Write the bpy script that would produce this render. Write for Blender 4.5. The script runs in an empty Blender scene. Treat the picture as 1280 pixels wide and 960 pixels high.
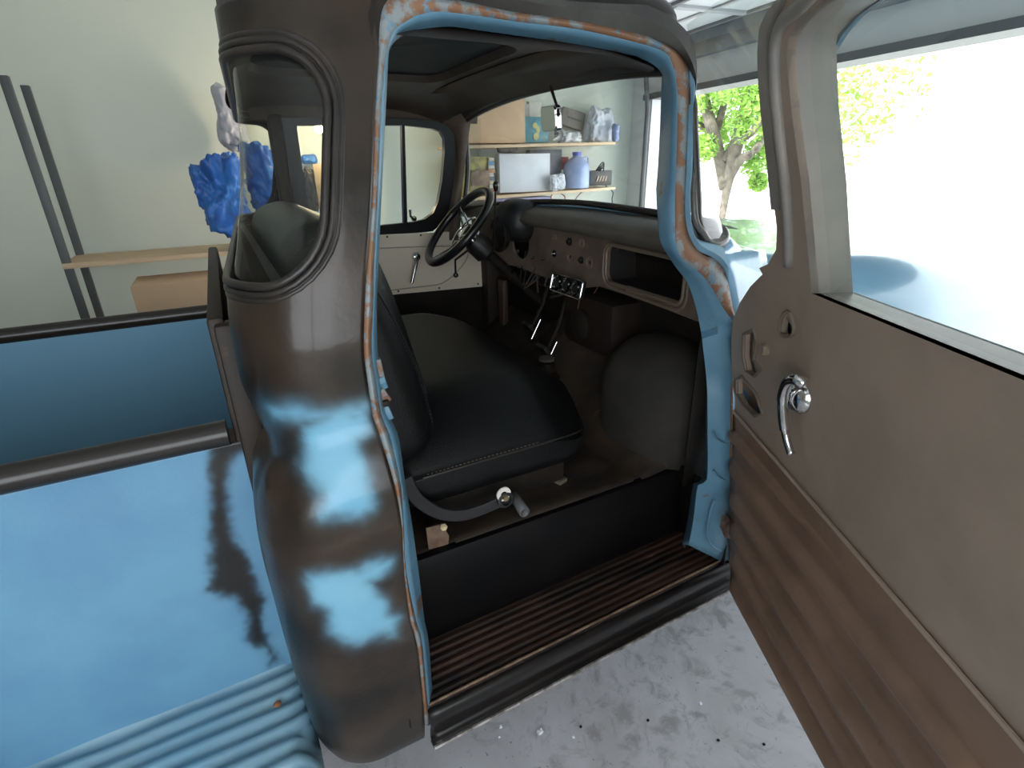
import bpy, bmesh, math, random
from mathutils import Vector, Matrix, noise
random.seed(7)
COL = bpy.context.scene.collection
PI = math.pi

# ------------------------------------------------------------------ camera
CF, CP, CY, CR = 660.0, math.radians(22.5), math.radians(27.5), math.radians(1.2)
CC = Vector((-.17, -.80, 1.53))
ch = (math.sin(CY), math.cos(CY)); cr = (math.cos(CY), -math.sin(CY))
def ray(px, py):
    a0 = px-640; b0 = py-480
    a = a0*math.cos(CR)-b0*math.sin(CR); b = a0*math.sin(CR)+b0*math.cos(CR)
    hf = CF*math.cos(CP)-b*math.sin(CP); dn = CF*math.sin(CP)+b*math.cos(CP)
    return Vector((ch[0]*hf+cr[0]*a, ch[1]*hf+cr[1]*a, -dn))
def at(px, py, X=None, Y=None, Z=None):
    d = ray(px, py)
    if X is not None: t = (X-CC.x)/d.x
    elif Y is not None: t = (Y-CC.y)/d.y
    else: t = (Z-CC.z)/d.z
    return CC+d*t
def proj(p):
    v = Vector(p)-CC
    f = ch[0]*v.x+ch[1]*v.y; a = cr[0]*v.x+cr[1]*v.y
    dep = f*math.cos(CP)-v.z*math.sin(CP); up = f*math.sin(CP)+v.z*math.cos(CP)
    if dep < .05: return (-9999, -9999)
    a, b = CF*a/dep, -CF*up/dep
    return (640+a*math.cos(CR)+b*math.sin(CR), 480-a*math.sin(CR)+b*math.cos(CR))
cam_d = bpy.data.cameras.new('camera'); cam = bpy.data.objects.new('camera', cam_d); COL.objects.link(cam)
fw = Vector((ch[0]*math.cos(CP), ch[1]*math.cos(CP), -math.sin(CP)))
r0 = Vector((cr[0], cr[1], 0)); d0 = Vector((-ch[0]*math.sin(CP), -ch[1]*math.sin(CP), -math.cos(CP)))
rr = r0*math.cos(CR)+d0*math.sin(CR); dd = -r0*math.sin(CR)+d0*math.cos(CR)
M = Matrix((rr, -dd, -fw)).transposed().to_4x4(); M.translation = CC
cam.matrix_world = M
cam_d.sensor_width = 36; cam_d.lens = 36*CF/1280; cam_d.clip_start = .02; cam_d.clip_end = 300
bpy.context.scene.camera = cam

def interp(tab, z):
    if z <= tab[0][0]: return tab[0][1]
    for (a, b), (c, d) in zip(tab, tab[1:]):
        if z <= c: return b+(d-b)*(z-a)/(c-a)
    return tab[-1][1]
def sinterp(tab, z):      # smooth version
    return (interp(tab, z-.012)+interp(tab, z)+interp(tab, z+.012))/3
YS = [(.3, .035), (.34, .02), (.45, .0), (.7, -.02), (.95, -.032), (1.03, -.024), (1.08, -.004), (1.12, .022), (1.18, .026), (1.28, .024), (1.38, .035), (1.5, .06), (1.65, .10), (1.8, .145), (2, .2)]
def ys(z): return sinterp(YS, z)
def side(px, py, dy=0):
    y = 0
    for _ in range(40):
        p = at(px, py, Y=y); y = .5*y+.5*(ys(p.z)+dy)
    return at(px, py, Y=y)

# ------------------------------------------------------------------ materials
MATS = {}
def mat(name, col, rough=.5, metal=0, var=None, vscale=8, vdet=6, bump=0, bscale=60, spots=None, spec=.5, coat=0, emit=None, trans=0, alpha=None, stretch=None, vlo=.4, vhi=.62):
    if name in MATS: return MATS[name]
    m = bpy.data.materials.new(name); m.use_nodes = True
    nt = m.node_tree; N = nt.nodes; L = nt.links; b = N['Principled BSDF']
    b.inputs['Base Color'].default_value = (*col, 1); b.inputs['Roughness'].default_value = rough
    b.inputs['Metallic'].default_value = metal; b.inputs['Specular IOR Level'].default_value = spec
    b.inputs['Coat Weight'].default_value = coat
    if trans: b.inputs['Transmission Weight'].default_value = trans
    if alpha is not None: b.inputs['Alpha'].default_value = alpha
    if emit: b.inputs['Emission Color'].default_value = (*emit[0], 1); b.inputs['Emission Strength'].default_value = emit[1]
    tc = N.new('ShaderNodeTexCoord'); src = tc.outputs['Object']
    if stretch:
        mp = N.new('ShaderNodeMapping'); mp.inputs['Scale'].default_value = stretch; L.new(src, mp.inputs[0]); src = mp.outputs[0]
    last = None
    def noise_(scale, det=6, rgh=.6):
        n = N.new('ShaderNodeTexNoise'); n.inputs['Scale'].default_value = scale; n.inputs['Detail'].default_value = det; n.inputs['Roughness'].default_value = rgh
        L.new(src, n.inputs['Vector']); return n.outputs['Fac']
    def mixc(fac, a, c):
        mx = N.new('ShaderNodeMix'); mx.data_type = 'RGBA'
        L.new(fac, mx.inputs[0])
        if isinstance(a, tuple): mx.inputs[6].default_value = (*a, 1)
        else: L.new(a, mx.inputs[6])
        if isinstance(c, tuple): mx.inputs[7].default_value = (*c, 1)
        else: L.new(c, mx.inputs[7])
        return mx.outputs[2]
    def ramp(fac, lo, hi):
        r = N.new('ShaderNodeMapRange'); r.inputs[1].default_value = lo; r.inputs[2].default_value = hi; L.new(fac, r.inputs[0]); return r.outputs[0]
    if var: last = mixc(ramp(noise_(vscale, vdet), vlo, vhi), col, var)
    for (c, sc, lo, hi) in (spots or []):
        last = mixc(ramp(noise_(sc, 5, .65), lo, hi), last if last is not None else col, c)
    if last is not None: L.new(last, b.inputs['Base Color'])
    if bump:
        bp = N.new('ShaderNodeBump'); bp.inputs['Strength'].default_value = bump; bp.inputs['Distance'].default_value = .004
        L.new(noise_(bscale, 4), bp.inputs['Height']); L.new(bp.outputs[0], b.inputs['Normal'])
    MATS[name] = m
    m['_'] = 1
    return m
def paintmat(name, a, b2, ra=.38, rb=.45, va=None, vb=None):
    m = bpy.data.materials.new(name); m.use_nodes = True; nt = m.node_tree; N = nt.nodes; L = nt.links; b = N['Principled BSDF']; b.inputs['Specular IOR Level'].default_value = .35; b.inputs['Coat Weight'].default_value = .25; b.inputs['Coat Roughness'].default_value = .10
    at_ = N.new('ShaderNodeAttribute'); at_.attribute_name = 'paint'
    tc = N.new('ShaderNodeTexCoord')
    def nz(s, lo, hi, c1, c2):
        n = N.new('ShaderNodeTexNoise'); n.inputs['Scale'].default_value = s; n.inputs['Detail'].default_value = 6; L.new(tc.outputs['Object'], n.inputs['Vector'])
        r = N.new('ShaderNodeMapRange'); r.inputs[1].default_value = lo; r.inputs[2].default_value = hi; L.new(n.outputs['Fac'], r.inputs[0])
        mx = N.new('ShaderNodeMix'); mx.data_type = 'RGBA'; mx.inputs[6].default_value = (*c1, 1); mx.inputs[7].default_value = (*c2, 1); L.new(r.outputs[0], mx.inputs[0]); return mx.outputs[2]
    ca = nz(5, .4, .7, a, va or a); cb = nz(7, .4, .65, b2, vb or b2)
    mx = N.new('ShaderNodeMix'); mx.data_type = 'RGBA'; L.new(at_.outputs['Fac'], mx.inputs[0]); L.new(ca, mx.inputs[6]); L.new(cb, mx.inputs[7])
    L.new(mx.outputs[2], b.inputs['Base Color'])
    r = N.new('ShaderNodeMapRange'); r.inputs[3].default_value = ra; r.inputs[4].default_value = rb; L.new(at_.outputs['Fac'], r.inputs[0]); L.new(r.outputs[0], b.inputs['Roughness'])
    bp = N.new('ShaderNodeBump'); bp.inputs['Strength'].default_value = .12; bp.inputs['Distance'].default_value = .003
    n = N.new('ShaderNodeTexNoise'); n.inputs['Scale'].default_value = 90; L.new(tc.outputs['Object'], n.inputs['Vector']); L.new(n.outputs['Fac'], bp.inputs['Height']); L.new(bp.outputs[0], b.inputs['Normal'])
    return m
def glassmat(name, tint=(.93, .96, .95), refl=1.0, dirt=.06):
    m = bpy.data.materials.new(name); m.use_nodes = True; nt = m.node_tree; N = nt.nodes; L = nt.links
    N.remove(N['Principled BSDF']); out = N['Material Output']
    tr = N.new('ShaderNodeBsdfTransparent'); tr.inputs[0].default_value = (*tint, 1)
    gl = N.new('ShaderNodeBsdfGlossy'); gl.inputs['Roughness'].default_value = .02
    fr = N.new('ShaderNodeFresnel'); geo = N.new('ShaderNodeNewGeometry'); mi = N.new('ShaderNodeMapRange')
    mi.inputs[3].default_value = 1.5; mi.inputs[4].default_value = 1/1.5; L.new(geo.outputs['Backfacing'], mi.inputs[0]); L.new(mi.outputs[0], fr.inputs[0])
    mx = N.new('ShaderNodeMixShader'); L.new(fr.outputs[0], mx.inputs[0]); L.new(tr.outputs[0], mx.inputs[1]); L.new(gl.outputs[0], mx.inputs[2])
    df = N.new('ShaderNodeBsdfDiffuse'); df.inputs[0].default_value = (.6, .62, .6, 1)
    tc = N.new('ShaderNodeTexCoord'); n = N.new('ShaderNodeTexNoise'); n.inputs['Scale'].default_value = 4; n.inputs['Detail'].default_value = 8
    mp = N.new('ShaderNodeMapping'); mp.inputs['Scale'].default_value = (1, 1, .3); L.new(tc.outputs['Object'], mp.inputs[0]); L.new(mp.outputs[0], n.inputs['Vector'])
    r = N.new('ShaderNodeMapRange'); r.inputs[1].default_value = .4; r.inputs[2].default_value = .75; r.inputs[3].default_value = dirt*.3; r.inputs[4].default_value = dirt*1.6; L.new(n.outputs['Fac'], r.inputs[0])
    m2 = N.new('ShaderNodeMixShader'); L.new(r.outputs[0], m2.inputs[0]); L.new(mx.outputs[0], m2.inputs[1]); L.new(df.outputs[0], m2.inputs[2])
    L.new(m2.outputs[0], out.inputs[0])
    return m

BLUE = (.115, .27, .42); BLUE2 = (.16, .34, .50); BLACKP = (.020, .017, .015); RUST = (.26, .10, .045)
M_body = paintmat('body_paint', (.008, .006, .0045), (.16, .40, .57), .33, .42, (.050, .031, .019), (.20, .43, .57))
M_bed = paintmat('bed_paint', (.15, .34, .50), (.015, .013, .013), .45, .4, (.12, .28, .45), (.02, .018, .016))
M_jamb = mat('jamb_blue', (.095, .21, .305), .42, var=(.12, .25, .35), vscale=10, spots=[((.13, .085, .06), 12, .60, .66)])
M_lip = mat('worn_lip', (.22, .25, .26), .6, var=(.22, .11, .06), vscale=20, vlo=.45, vhi=.52, spots=[((.12, .22, .30), 30, .58, .63)])
M_blackp = mat('black_primer', (.007, .006, .005), .38, spec=.3, var=(.018, .013, .010), bump=.1)
M_brown = mat('brown_primer', (.030, .021, .015), .55, spec=.3, var=(.024, .018, .014), vscale=6, bump=.1, spots=[((.10, .05, .03), 9, .62, .72)])
M_dashp = mat('dash_primer', (.17, .125, .097), .55, spec=.3, var=(.11, .082, .066), vscale=9, bump=.1, spots=[((.16, .085, .05), 18, .64, .7)])
M_pad = mat('dash_top_paint', (.12, .105, .088), .42, spec=.4, var=(.075, .066, .056), vscale=6, bump=.08)
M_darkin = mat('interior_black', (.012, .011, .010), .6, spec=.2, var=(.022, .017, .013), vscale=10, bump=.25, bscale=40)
M_floor = mat('cab_floor_paint', (.022, .018, .015), .6, spec=.25, var=(.045, .030, .020), vscale=9, bump=.3, bscale=30, spots=[((.13, .06, .03), 14, .64, .72)])
M_step = mat('step_rust', (.010, .008, .007), .6, spec=.25, var=(.050, .024, .016), vscale=5, bump=.4, bscale=50, stretch=(.6, 4, 4), spots=[((.16, .10, .08), 10, .66, .72)])
M_mat_ = mat('toe_mat', (.030, .028, .025), .8, spec=.2, var=(.042, .037, .032), bump=.3, bscale=80)
M_navy = mat('headliner_navy', (.007, .012, .020), .6, spec=.25, bump=.15, bscale=100)
M_head = mat('header_paint', (.080, .058, .045), .5, spec=.25, var=(.050, .040, .034), vscale=6, bump=.08)
M_rubber = mat('black_rubber', (.014, .013, .013), .35, var=(.035, .03, .026), vscale=12)
M_gasket = mat('old_gasket', (.012, .010, .009), .38, var=(.028, .022, .018), vscale=14)
M_vinyl = mat('black_vinyl', (.004, .0042, .0045), .38, bump=.3, bscale=220, spec=.33)
M_stitch = mat('seam_thread', (.16, .13, .10), .6)
M_chrome = mat('chrome', (.75, .75, .76), .12, 1, var=(.5, .49, .48), vscale=20)
M_steel = mat('dull_steel', (.14, .12, .11), .45, .8, var=(.12, .1, .08))
M_cream = mat('cream_panel', (.88, .78, .63), .42, var=(.84, .74, .59), vscale=5)
M_whitep = mat('white_plastic', (.75, .70, .66), .4)
M_doorin = mat('door_primer', (.37, .285, .225), .5, var=(.31, .24, .19), vscale=5, bump=.06)
M_doorlow = mat('door_brown', (.25, .155, .105), .5, var=(.19, .12, .083), vscale=7, bump=.1, spots=[((.15, .08, .05), 12, .68, .75)])
M_doorframe = mat('door_frame_grey', (.21, .195, .18), .4, var=(.28, .25, .22), vscale=7)
M_wood = mat('pine_board', (.76, .58, .38), .6, var=(.66, .47, .29), vscale=14, stretch=(.3, 3, 3))
M_card = mat('cardboard', (.66, .46, .29), .75, var=(.62, .43, .27), vscale=4)
M_glass = glassmat('window_glass', (.90, .95, .92), dirt=.05)
M_glassc = glassmat('corner_glass', (.84, .87, .85), dirt=.008)
M_ws = glassmat('windshield_glass', (.86, .90, .90), dirt=.13)
M_wall = mat('garage_wall_paint', (.82, .87, .76), .8, var=(.79, .84, .74), vscale=1.5)
M_ceil = mat('ceiling_paint', (.66, .68, .66), .8)
M_gdoor = mat('garage_door_white', (.70, .72, .72), .5)
M_dk = mat('dark_grey_metal', (.10, .105, .11), .5)
M_white = mat('white_trim', (.80, .80, .82), .5)

# ------------------------------------------------------------------ mesh helpers
def link(name, me, m, parent=None, smooth=True):
    o = bpy.data.objects.new(name, me); COL.objects.link(o)
    if m: me.materials.append(m)
    if smooth:
        me.shade_smooth()
        if smooth != 'full':
            try: me.set_sharp_from_angle(angle=math.radians(38))
            except Exception: pass
    if parent is not None:
        o.parent = parent
    return o
def empty(name, loc, label=None, cat=None, group=None):
    o = bpy.data.objects.new(name, None); COL.objects.link(o); o.location = loc; o.empty_display_size = .1
    if label: o['label'] = label; o['category'] = cat
    if group: o['group'] = group
    return o
def tag(o, label=None, cat=None, group=None, kind=None):
    if label: o['label'] = label
    if cat: o['category'] = cat
    if group: o['group'] = group
    if kind: o['kind'] = kind
    return o
def frame(d, up=Vector((0, 0, 1))):
    d = d.normalized()
    if abs(d.dot(up)) > .98: up = Vector((1, 0, 0))
    a = d.cross(up).normalized(); b = a.cross(d).normalized()
    return a, b
class MB:
    def __init__(s): s.v = []; s.f = []
    def add(s, v, f):
        n = len(s.v); s.v += [Vector(p) for p in v]; s.f += [tuple(i+n for i in q) for q in f]; return s
    def box(s, c, sz, R=None, bev=0, seg=2):
        bm = bmesh.new(); bmesh.ops.create_cube(bm, size=1)
        for v in bm.verts: v.co = Vector((v.co.x*sz[0], v.co.y*sz[1], v.co.z*sz[2]))
        if bev: bmesh.ops.bevel(bm, geom=bm.edges[:], offset=bev, segments=seg, affect='EDGES', profile=.5)
        c = Vector(c)
        vs = [(R @ v.co if R is not None else v.co)+c for v in bm.verts]
        bm.verts.index_update()
        s.add(vs, [[v.index for v in f.verts] for f in bm.faces]); bm.free(); return s
    def rbox(s, c, sz, r, n=8, R=None, fn=None):
        # softly rounded box from a subdivided cube; fn deforms local points
        c = Vector(c); h = [max(x/2-r, 0) for x in sz]
        vs = []; fs = []; idx = {}
        for ax in range(3):
            for sg in (-1, 1):
                g = [[0]*(n+1) for _ in range(n+1)]
                for i in range(n+1):
                    for j in range(n+1):
                        p = [0, 0, 0]; p[ax] = sg; p[(ax+1) % 3] = -1+2*i/n; p[(ax+2) % 3] = -1+2*j/n
                        q = Vector([p[k]*sz[k]/2 for k in range(3)])
                        inner = Vector([max(-h[k], min(h[k], q[k])) for k in range(3)])
                        d = q-inner
                        q = inner+(d.normalized()*r if d.length > 1e-9 else Vector())
                        key = tuple(round(p[k], 5) for k in range(3))
                        if key not in idx: idx[key] = len(vs); vs.append(q)
                        g[i][j] = idx[key]
                for i in range(n):
                    for j in range(n):
                        q = (g[i][j], g[i+1][j], g[i+1][j+1], g[i][j+1])
                        fs.append(q if sg > 0 else q[::-1])
        if fn: vs = [Vector(fn(v)) for v in vs]
        vs = [(R @ v if R is not None else v)+c for v in vs]
        return s.add(vs, fs)
    def tube(s, pts, r, n=10, closed=False, caps=True, flat=None):
        pts = [Vector(p) for p in pts]; N_ = len(pts); rings = []; fr_ = []; rs_ = []
        prev = None
        for i, p in enumerate(pts):
            if closed: d = pts[(i+1) % N_]-pts[i-1]
            else: d = pts[min(i+1, N_-1)]-pts[max(i-1, 0)]
            if d.length < 1e-9: d = Vector((0, 0, 1))
            d.normalize()
            if prev is None: a = frame(d)[0]; b = d.cross(a)
            else:
                a = prev-d*prev.dot(d)
                a = a.normalized() if a.length > 1e-6 else frame(d)[0]
                b = d.cross(a)
            prev = a
            fr_.append((p, a, b))
            ri = r if not isinstance(r, (list, tuple)) else r[min(int(i*len(r)/N_), len(r)-1)]
            if isinstance(r, (list, tuple)) and len(r) != N_:
                q_ = i/(N_-1)*(len(r)-1); k_ = min(int(q_), len(r)-2); ri = r[k_]+(r[k_+1]-r[k_])*(q_-k_)
            rs_.append(ri)
        tw = 0
        if closed:
            p, a, b = fr_[-1]; d = (pts[1]-pts[-1]).normalized(); a2 = (a-d*a.dot(d)).normalized(); a0, b0 = fr_[0][1], fr_[0][2]
            tw = math.atan2(a2.dot(b0), a2.dot(a0))
        for i, (p, a, b) in enumerate(fr_):
            w_ = -tw*i/N_; ca, sa = math.cos(w_), math.sin(w_); a1 = a*ca+b*sa; b1 = b*ca-a*sa
            rings.append([p+(a1*math.cos(2*PI*k/n)+b1*math.sin(2*PI*k/n)*(flat or 1))*rs_[i] for k in range(n)])
        v = [q for g in rings for q in g]; f = []
        for i in range(N_ if closed else N_-1):
            i2 = (i+1) % N_
            for k in range(n): k2 = (k+1) % n; f.append((i*n+k, i*n+k2, i2*n+k2, i2*n+k))
        if caps and not closed: f.append(tuple(range(n))[::-1]); f.append(tuple((N_-1)*n+k for k in range(n)))
        return s.add(v, f)
    def lathe(s, prof, c=(0, 0, 0), axis=(0, 0, 1), n=28):
        ax = Vector(axis).normalized(); a, b = frame(ax); c = Vector(c); m = len(prof)
        v = [c+ax*h+(a*math.cos(2*PI*k/n)+b*math.sin(2*PI*k/n))*max(r, 1e-5) for k in range(n) for (r, h) in prof]
        f = []
        for k in range(n):
            k2 = (k+1) % n
            for i in range(m-1): f.append((k*m+i, k2*m+i, k2*m+i+1, k*m+i+1))
        return s.add(v, f)
    def loft(s, rows, close=False, flip=False):
        n = len(rows[0]); v = [p for r_ in rows for p in r_]; f = []
        for i in range(len(rows)-1):
            for k in range(n if close else n-1):
                k2 = (k+1) % n; q = (i*n+k, i*n+k2, (i+1)*n+k2, (i+1)*n+k); f.append(q[::-1] if flip else q)
        return s.add(v, f)
    def fan(s, pts): return s.add(pts, [tuple(range(len(pts)))])
    def plate(s, outer, holes, th, fn):
        # 2D outline with real holes, thickness th; fn(u, v, n) -> 3D point
        bm = bmesh.new()
        for loop in [outer]+holes:
            vs = [bm.verts.new((p[0], p[1], 0)) for p in loop]
            for i in range(len(vs)): bm.edges.new((vs[i], vs[(i+1) % len(vs)]))
        bmesh.ops.triangle_fill(bm, use_beauty=True, use_dissolve=False, edges=bm.edges[:])
        for f in bm.faces:
            if f.normal.z < 0: f.normal_flip()
        ext = bmesh.ops.extrude_face_region(bm, geom=bm.faces[:])
        for e in ext['geom']:
            if isinstance(e, bmesh.types.BMVert): e.co.z -= th
        bm.normal_update(); bm.verts.index_update()
        vs = [fn(v.co.x, v.co.y, v.co.z) for v in bm.verts]
        s.add(vs, [[v.index for v in f.verts] for f in bm.faces]); bm.free(); return s
    def build(s, name, m, parent=None, smooth=True, bevel=0, recalc=True, solid=0):
        me = bpy.data.meshes.new(name); me.from_pydata([tuple(p) for p in s.v], [], s.f); me.update()
        if recalc:
            bm = bmesh.new(); bm.from_mesh(me); bmesh.ops.recalc_face_normals(bm, faces=bm.faces[:]); bm.to_mesh(me); bm.free()
        o = link(name, me, m, parent, smooth)
        if solid:
            md = o.modifiers.new('solid', 'SOLIDIFY'); md.thickness = solid; md.offset = 0
        if bevel:
            md = o.modifiers.new('bevel', 'BEVEL'); md.width = bevel; md.segments = 2; md.limit_method = 'ANGLE'; md.angle_limit = math.radians(40)
        return o
def cat(pts, n):
    # Catmull-Rom, n samples by arc length
    P = [Vector(tuple(p)+(0,)*(3-len(p))) for p in pts]; out = []
    for i in range(len(P)-1):
        p0 = P[max(i-1, 0)]; p1 = P[i]; p2 = P[i+1]; p3 = P[min(i+2, len(P)-1)]
        for k in range(12):
            t = k/12
            out.append(.5*((2*p1)+(p2-p0)*t+(2*p0-5*p1+4*p2-p3)*t*t+(3*p1-p0-3*p2+p3)*t**3))
    out.append(P[-1])
    L = [0]
    for a, b in zip(out, out[1:]): L.append(L[-1]+(b-a).length)
    res = []; j = 0
    for k in range(n):
        t = L[-1]*k/(n-1)
        while j < len(L)-2 and L[j+1] < t: j += 1
        u = (t-L[j])/max(L[j+1]-L[j], 1e-9); res.append(out[j].lerp(out[j+1], min(max(u, 0), 1)))
    return res
def rrect(u0, v0, u1, v1, r, n=6):
    o = []
    for cx, cy, a0 in ((u1-r, v1-r, 0), (u0+r, v1-r, 90), (u0+r, v0+r, 180), (u1-r, v0+r, 270)):
        for k in range(n+1):
            a = math.radians(a0+90*k/n); o.append((cx+r*math.cos(a), cy+r*math.sin(a)))
    return o
def circ2(cx, cy, r, n=16): return [(cx+r*math.cos(2*PI*k/n), cy+r*math.sin(2*PI*k/n)) for k in range(n)]
def rotz(a): return Matrix.Rotation(a, 3, 'Z')

# ================================================================== THE TRUCK
truck = empty('pickup_truck', (0, 0, 0), 'old blue and black primer pickup truck with its passenger door open, parked in the garage', 'truck')

# ---- outlines of the door opening (outer edge, ridge, inner edge), taken as seven matching runs
SB = [[(530,905),(529,887),(520,802),(512,777),(504,712),(501,655),(492,605),(474,545),(466,525),(463,507),(459,479),(454,437),(455,380),(458,330),(464,253),(468,140),(473,60)],
 [(473,60),(476,20),(485,0),(505,-10)], [(505,-10),(560,-2),(600,6),(640,14.5),(724,26.7),(808.7,45)], [(808.7,45),(842.5,62),(860,84),(862,110)],
 [(862,110),(860,150),(858,200),(856,245)], [(856,245),(857,278),(866,305),(881,320),(897,324),(908,345),(914,376),(919,397)], [(919,397),(917,430),(915,500),(914,600),(913,706)]]
SC = [[(538,905),(535,887),(527,802),(520,777),(507,712),(504,655),(500,605),(487,545),(478,525),(474,507),(470,479),(464,437),(466,380),(467,330),(471,253),(475,140),(480,80)],
 [(480,80),(484,60),(493,37),(519,20)], [(519,20),(547,14.5),(600,20),(640,26),(724,36.5),(800,54)], [(800,54),(832,66),(843,90),(847,118)],
 [(847,118),(846,180),(844,240),(844,265)], [(844,265),(845,305),(855,326),(877,343),(891,362),(904,385),(917,402)], [(917,402),(915.5,430),(913,500),(912,600),(911,706)]]
SD = [[(544,903),(541.5,887),(535,802),(530,777),(522,712),(514,655),(506,605),(497,545),(488,525),(482,507),(476,479),(471,437),(470,380),(472,330),(475.5,253),(481,140),(484,80)],
 [(484,80),(486,62),(496,48),(519,36)], [(519,36),(561,32),(600,37),(640,42.5),(724,54.8),(795,69)], [(795,69),(820,82),(831,98),(834,118)],
 [(834,118),(831,180),(827,235),(824,262)], [(824,262),(826,300),(843,330),(860,353),(870,382),(877,415)], [(877,415),(884,480),(885,540),(884,600),(873,606),(867,650),(861,681)]]
NS = [60, 12, 40, 16, 20, 26, 34]
def runs(S):
    out = []
    for i, seg in enumerate(S):
        q = cat(seg, NS[i]); out += q if i == 0 else q[1:]
    return out
pB, pC, pD = runs(SB), runs(SC), runs(SD)
ends = [sum(NS[:i+1])-i-1 for i in range(7)]
def dD(i):   # how deep the inner edge lies behind the skin
    if i < ends[0]-6: return .045
    if i > ends[5]: return .035
    return .055
rB = [side(p.x, p.y, 0) for p in pB]
rC = [side(p.x, p.y, .004) for p in pC]
rD = [side(p.x, p.y, dD(i)) for i, p in enumerate(pD)]
cx_, cz_ = .42, 1.1
def outw(p, k, dy):
    d = Vector((p.x-cx_, 0, p.z-cz_)).normalized(); return Vector((p.x+d.x*k, p.y+dy, p.z+d.z*k))
def ko(i): return min(1, max(0, (i-ends[0]+4)/8))
rE = [outw(p, .006+.044*ko(i), .045) for i, p in enumerate(rD)]
rF = [outw(p, .012+.073*ko(i), .055) for i, p in enumerate(rD)]
MB().loft([rB, [a.lerp(b, .5)+Vector((0, -.004, 0)) for a, b in zip(rB, rC)], rC]).build('door_opening_flange', M_lip, truck, solid=.002)
MB().loft([rC, [a.lerp(b, .5) for a, b in zip(rC, rD)], rD, rE, rF]).build('door_jamb', M_jamb, truck, solid=.003)
# B pillar edge as x over height
XB = sorted([(p.z, p.x) for p in rB[:ends[0]+1]]); XB.append((1.95, XB[-1][1]))
def xB(z): return interp(XB, z)

# ---- cab shell: rear quarter, back panel with wraparound window, far quarter
W = 1.70
XBK = [(.3, -.185), (.38, -.203), (.6, -.214), (.88, -.218), (.95, -.216), (1.0, -.209), (1.04, -.190), (1.065, -.170), (1.09, -.164), (1.14, -.178), (1.2, -.190), (1.3, -.188), (1.38, -.178), (1.42, -.165), (1.5, -.145), (1.6, -.128), (1.7, -.120), (1.95, -.112)]
RQ = [(.3, .11), (1.0, .12), (1.15, .13), (1.4, .15), (2, .16)]
def shear(p): return Vector((p.x+.075*max(0, p.y-.15)/1.45, p.y, p.z))
def Ssec(u, z):
    xb = sinterp(XBK, z); R = interp(RQ, z); x0 = xB(z); y0 = ys(z)
    L1 = x0-(xb+R); La = R*PI/2
    if u <= L1: return Vector((x0-u, y0+ -.0*u, z))
    if u <= L1+La:
        a = (u-L1)/R; return Vector((xb+R-R*math.sin(a), y0+R-R*math.cos(a), z))
    return Vector((xb, y0+R+(u-L1-La), z))
def Uh(z):
    xb = sinterp(XBK, z); R = interp(RQ, z); return (xB(z)-(xb+R))+R*PI/2+(W/2-ys(z)-R)
def S(u, z):
    U = Uh(z)
    if u <= U: return shear(Ssec(u, z))
    p = Ssec(2*U-u, z); return shear(Vector((p.x, W-p.y, p.z)))
HU0, HZ0, HZ1, HR = .068, 1.368, 1.692, .088
def hole_sd(u, z):
    U = Uh(z); uu = min(u, 2*U-u)
    cz = (HZ0+HZ1)/2; hz = (HZ1-HZ0)/2-HR
    du = max(HU0+HR-uu, 0); dz = max(abs(z-cz)-hz, 0)
    if du == 0 and dz == 0: return max(-HR, abs(z-cz)-hz-HR)
    return math.hypot(du, dz)-HR
us = [i*.006 for i in range(84)]
def shell_row(z):
    U = Uh(z); mid = [us[-1]+(2*U-2*us[-1])*k/24 for k in range(1, 24)]
    return us+mid+[2*U-u for u in reversed(us)]
zs = [.312+i*.0065 for i in range(int((1.765-.312)/.0065)+1)]
rows = [shell_row(z) for z in zs]
PATCH = [([(382,533),(400,522),(430,512),(456,520),(462,540),(446,548),(447,560),(457,580),(463,605),(466,635),(450,644),(402,645),(403,622),(392,602),(381,588),(381,560)], 9),
 ([(338,507),(370,509),(420,514),(455,507),(452,520),(400,526),(345,518)], 12),
 ([(386,718),(430,712),(470,702),(488,700),(478,716),(462,726),(480,752),(484,765),(497,770),(492,790),(430,802),(414,790),(410,762),(392,752)], 8)]
def sd_poly(x, y, P):
    d = 1e9; ins = False
    for i in range(len(P)):
        x1, y1 = P[i]; x2, y2 = P[i-1]
        t = max(0, min(1, ((x-x1)*(x2-x1)+(y-y1)*(y2-y1))/max((x2-x1)**2+(y2-y1)**2, 1e-9)))
        d = min(d, math.hypot(x-x1-t*(x2-x1), y-y1-t*(y2-y1)))
        if (y1 > y) != (y2 > y) and x < (x2-x1)*(y-y1)/(y2-y1)+x1: ins = not ins
    return -d if ins else d
def patch_val(p, patches):
    q = proj(p); v = 0
    for P, soft in patches:
        xs = [a[0] for a in P]; yy = [a[1] for a in P]
        if q[0] < min(xs)-30 or q[0] > max(xs)+30 or q[1] < min(yy)-30 or q[1] > max(yy)+30: continue
        d = sd_poly(q[0], q[1], P)+noise.noise(Vector(p)*28)*6+noise.noise(Vector(p)*70)*3
        v = max(v, 1/(1+math.exp(max(-30, min(30, d/soft*2.2)))))
    return v
verts = []; uvz = []; faces = []
nc = len(rows[0])
for j, z in enumerate(zs):
    for i, u in enumerate(rows[j]):
        uu, zz = u, z
        sd = hole_sd(u, z)
        if abs(sd) < .0045:
            e = 1e-4; g = Vector(((hole_sd(u+e, z)-sd)/e, (hole_sd(u, z+e)-sd)/e))
            if g.length > .1: uu = u-g.x*sd; zz = z-g.y*sd
        uvz.append((uu, zz)); verts.append(S(uu, zz))
for j in range(len(zs)-1):
    for i in range(nc-1):
        q = (j*nc+i, j*nc+i+1, (j+1)*nc+i+1, (j+1)*nc+i)
        if sum(hole_sd(*uvz[k]) for k in q)/4 < -.0008: continue
        faces.append(q)
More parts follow.
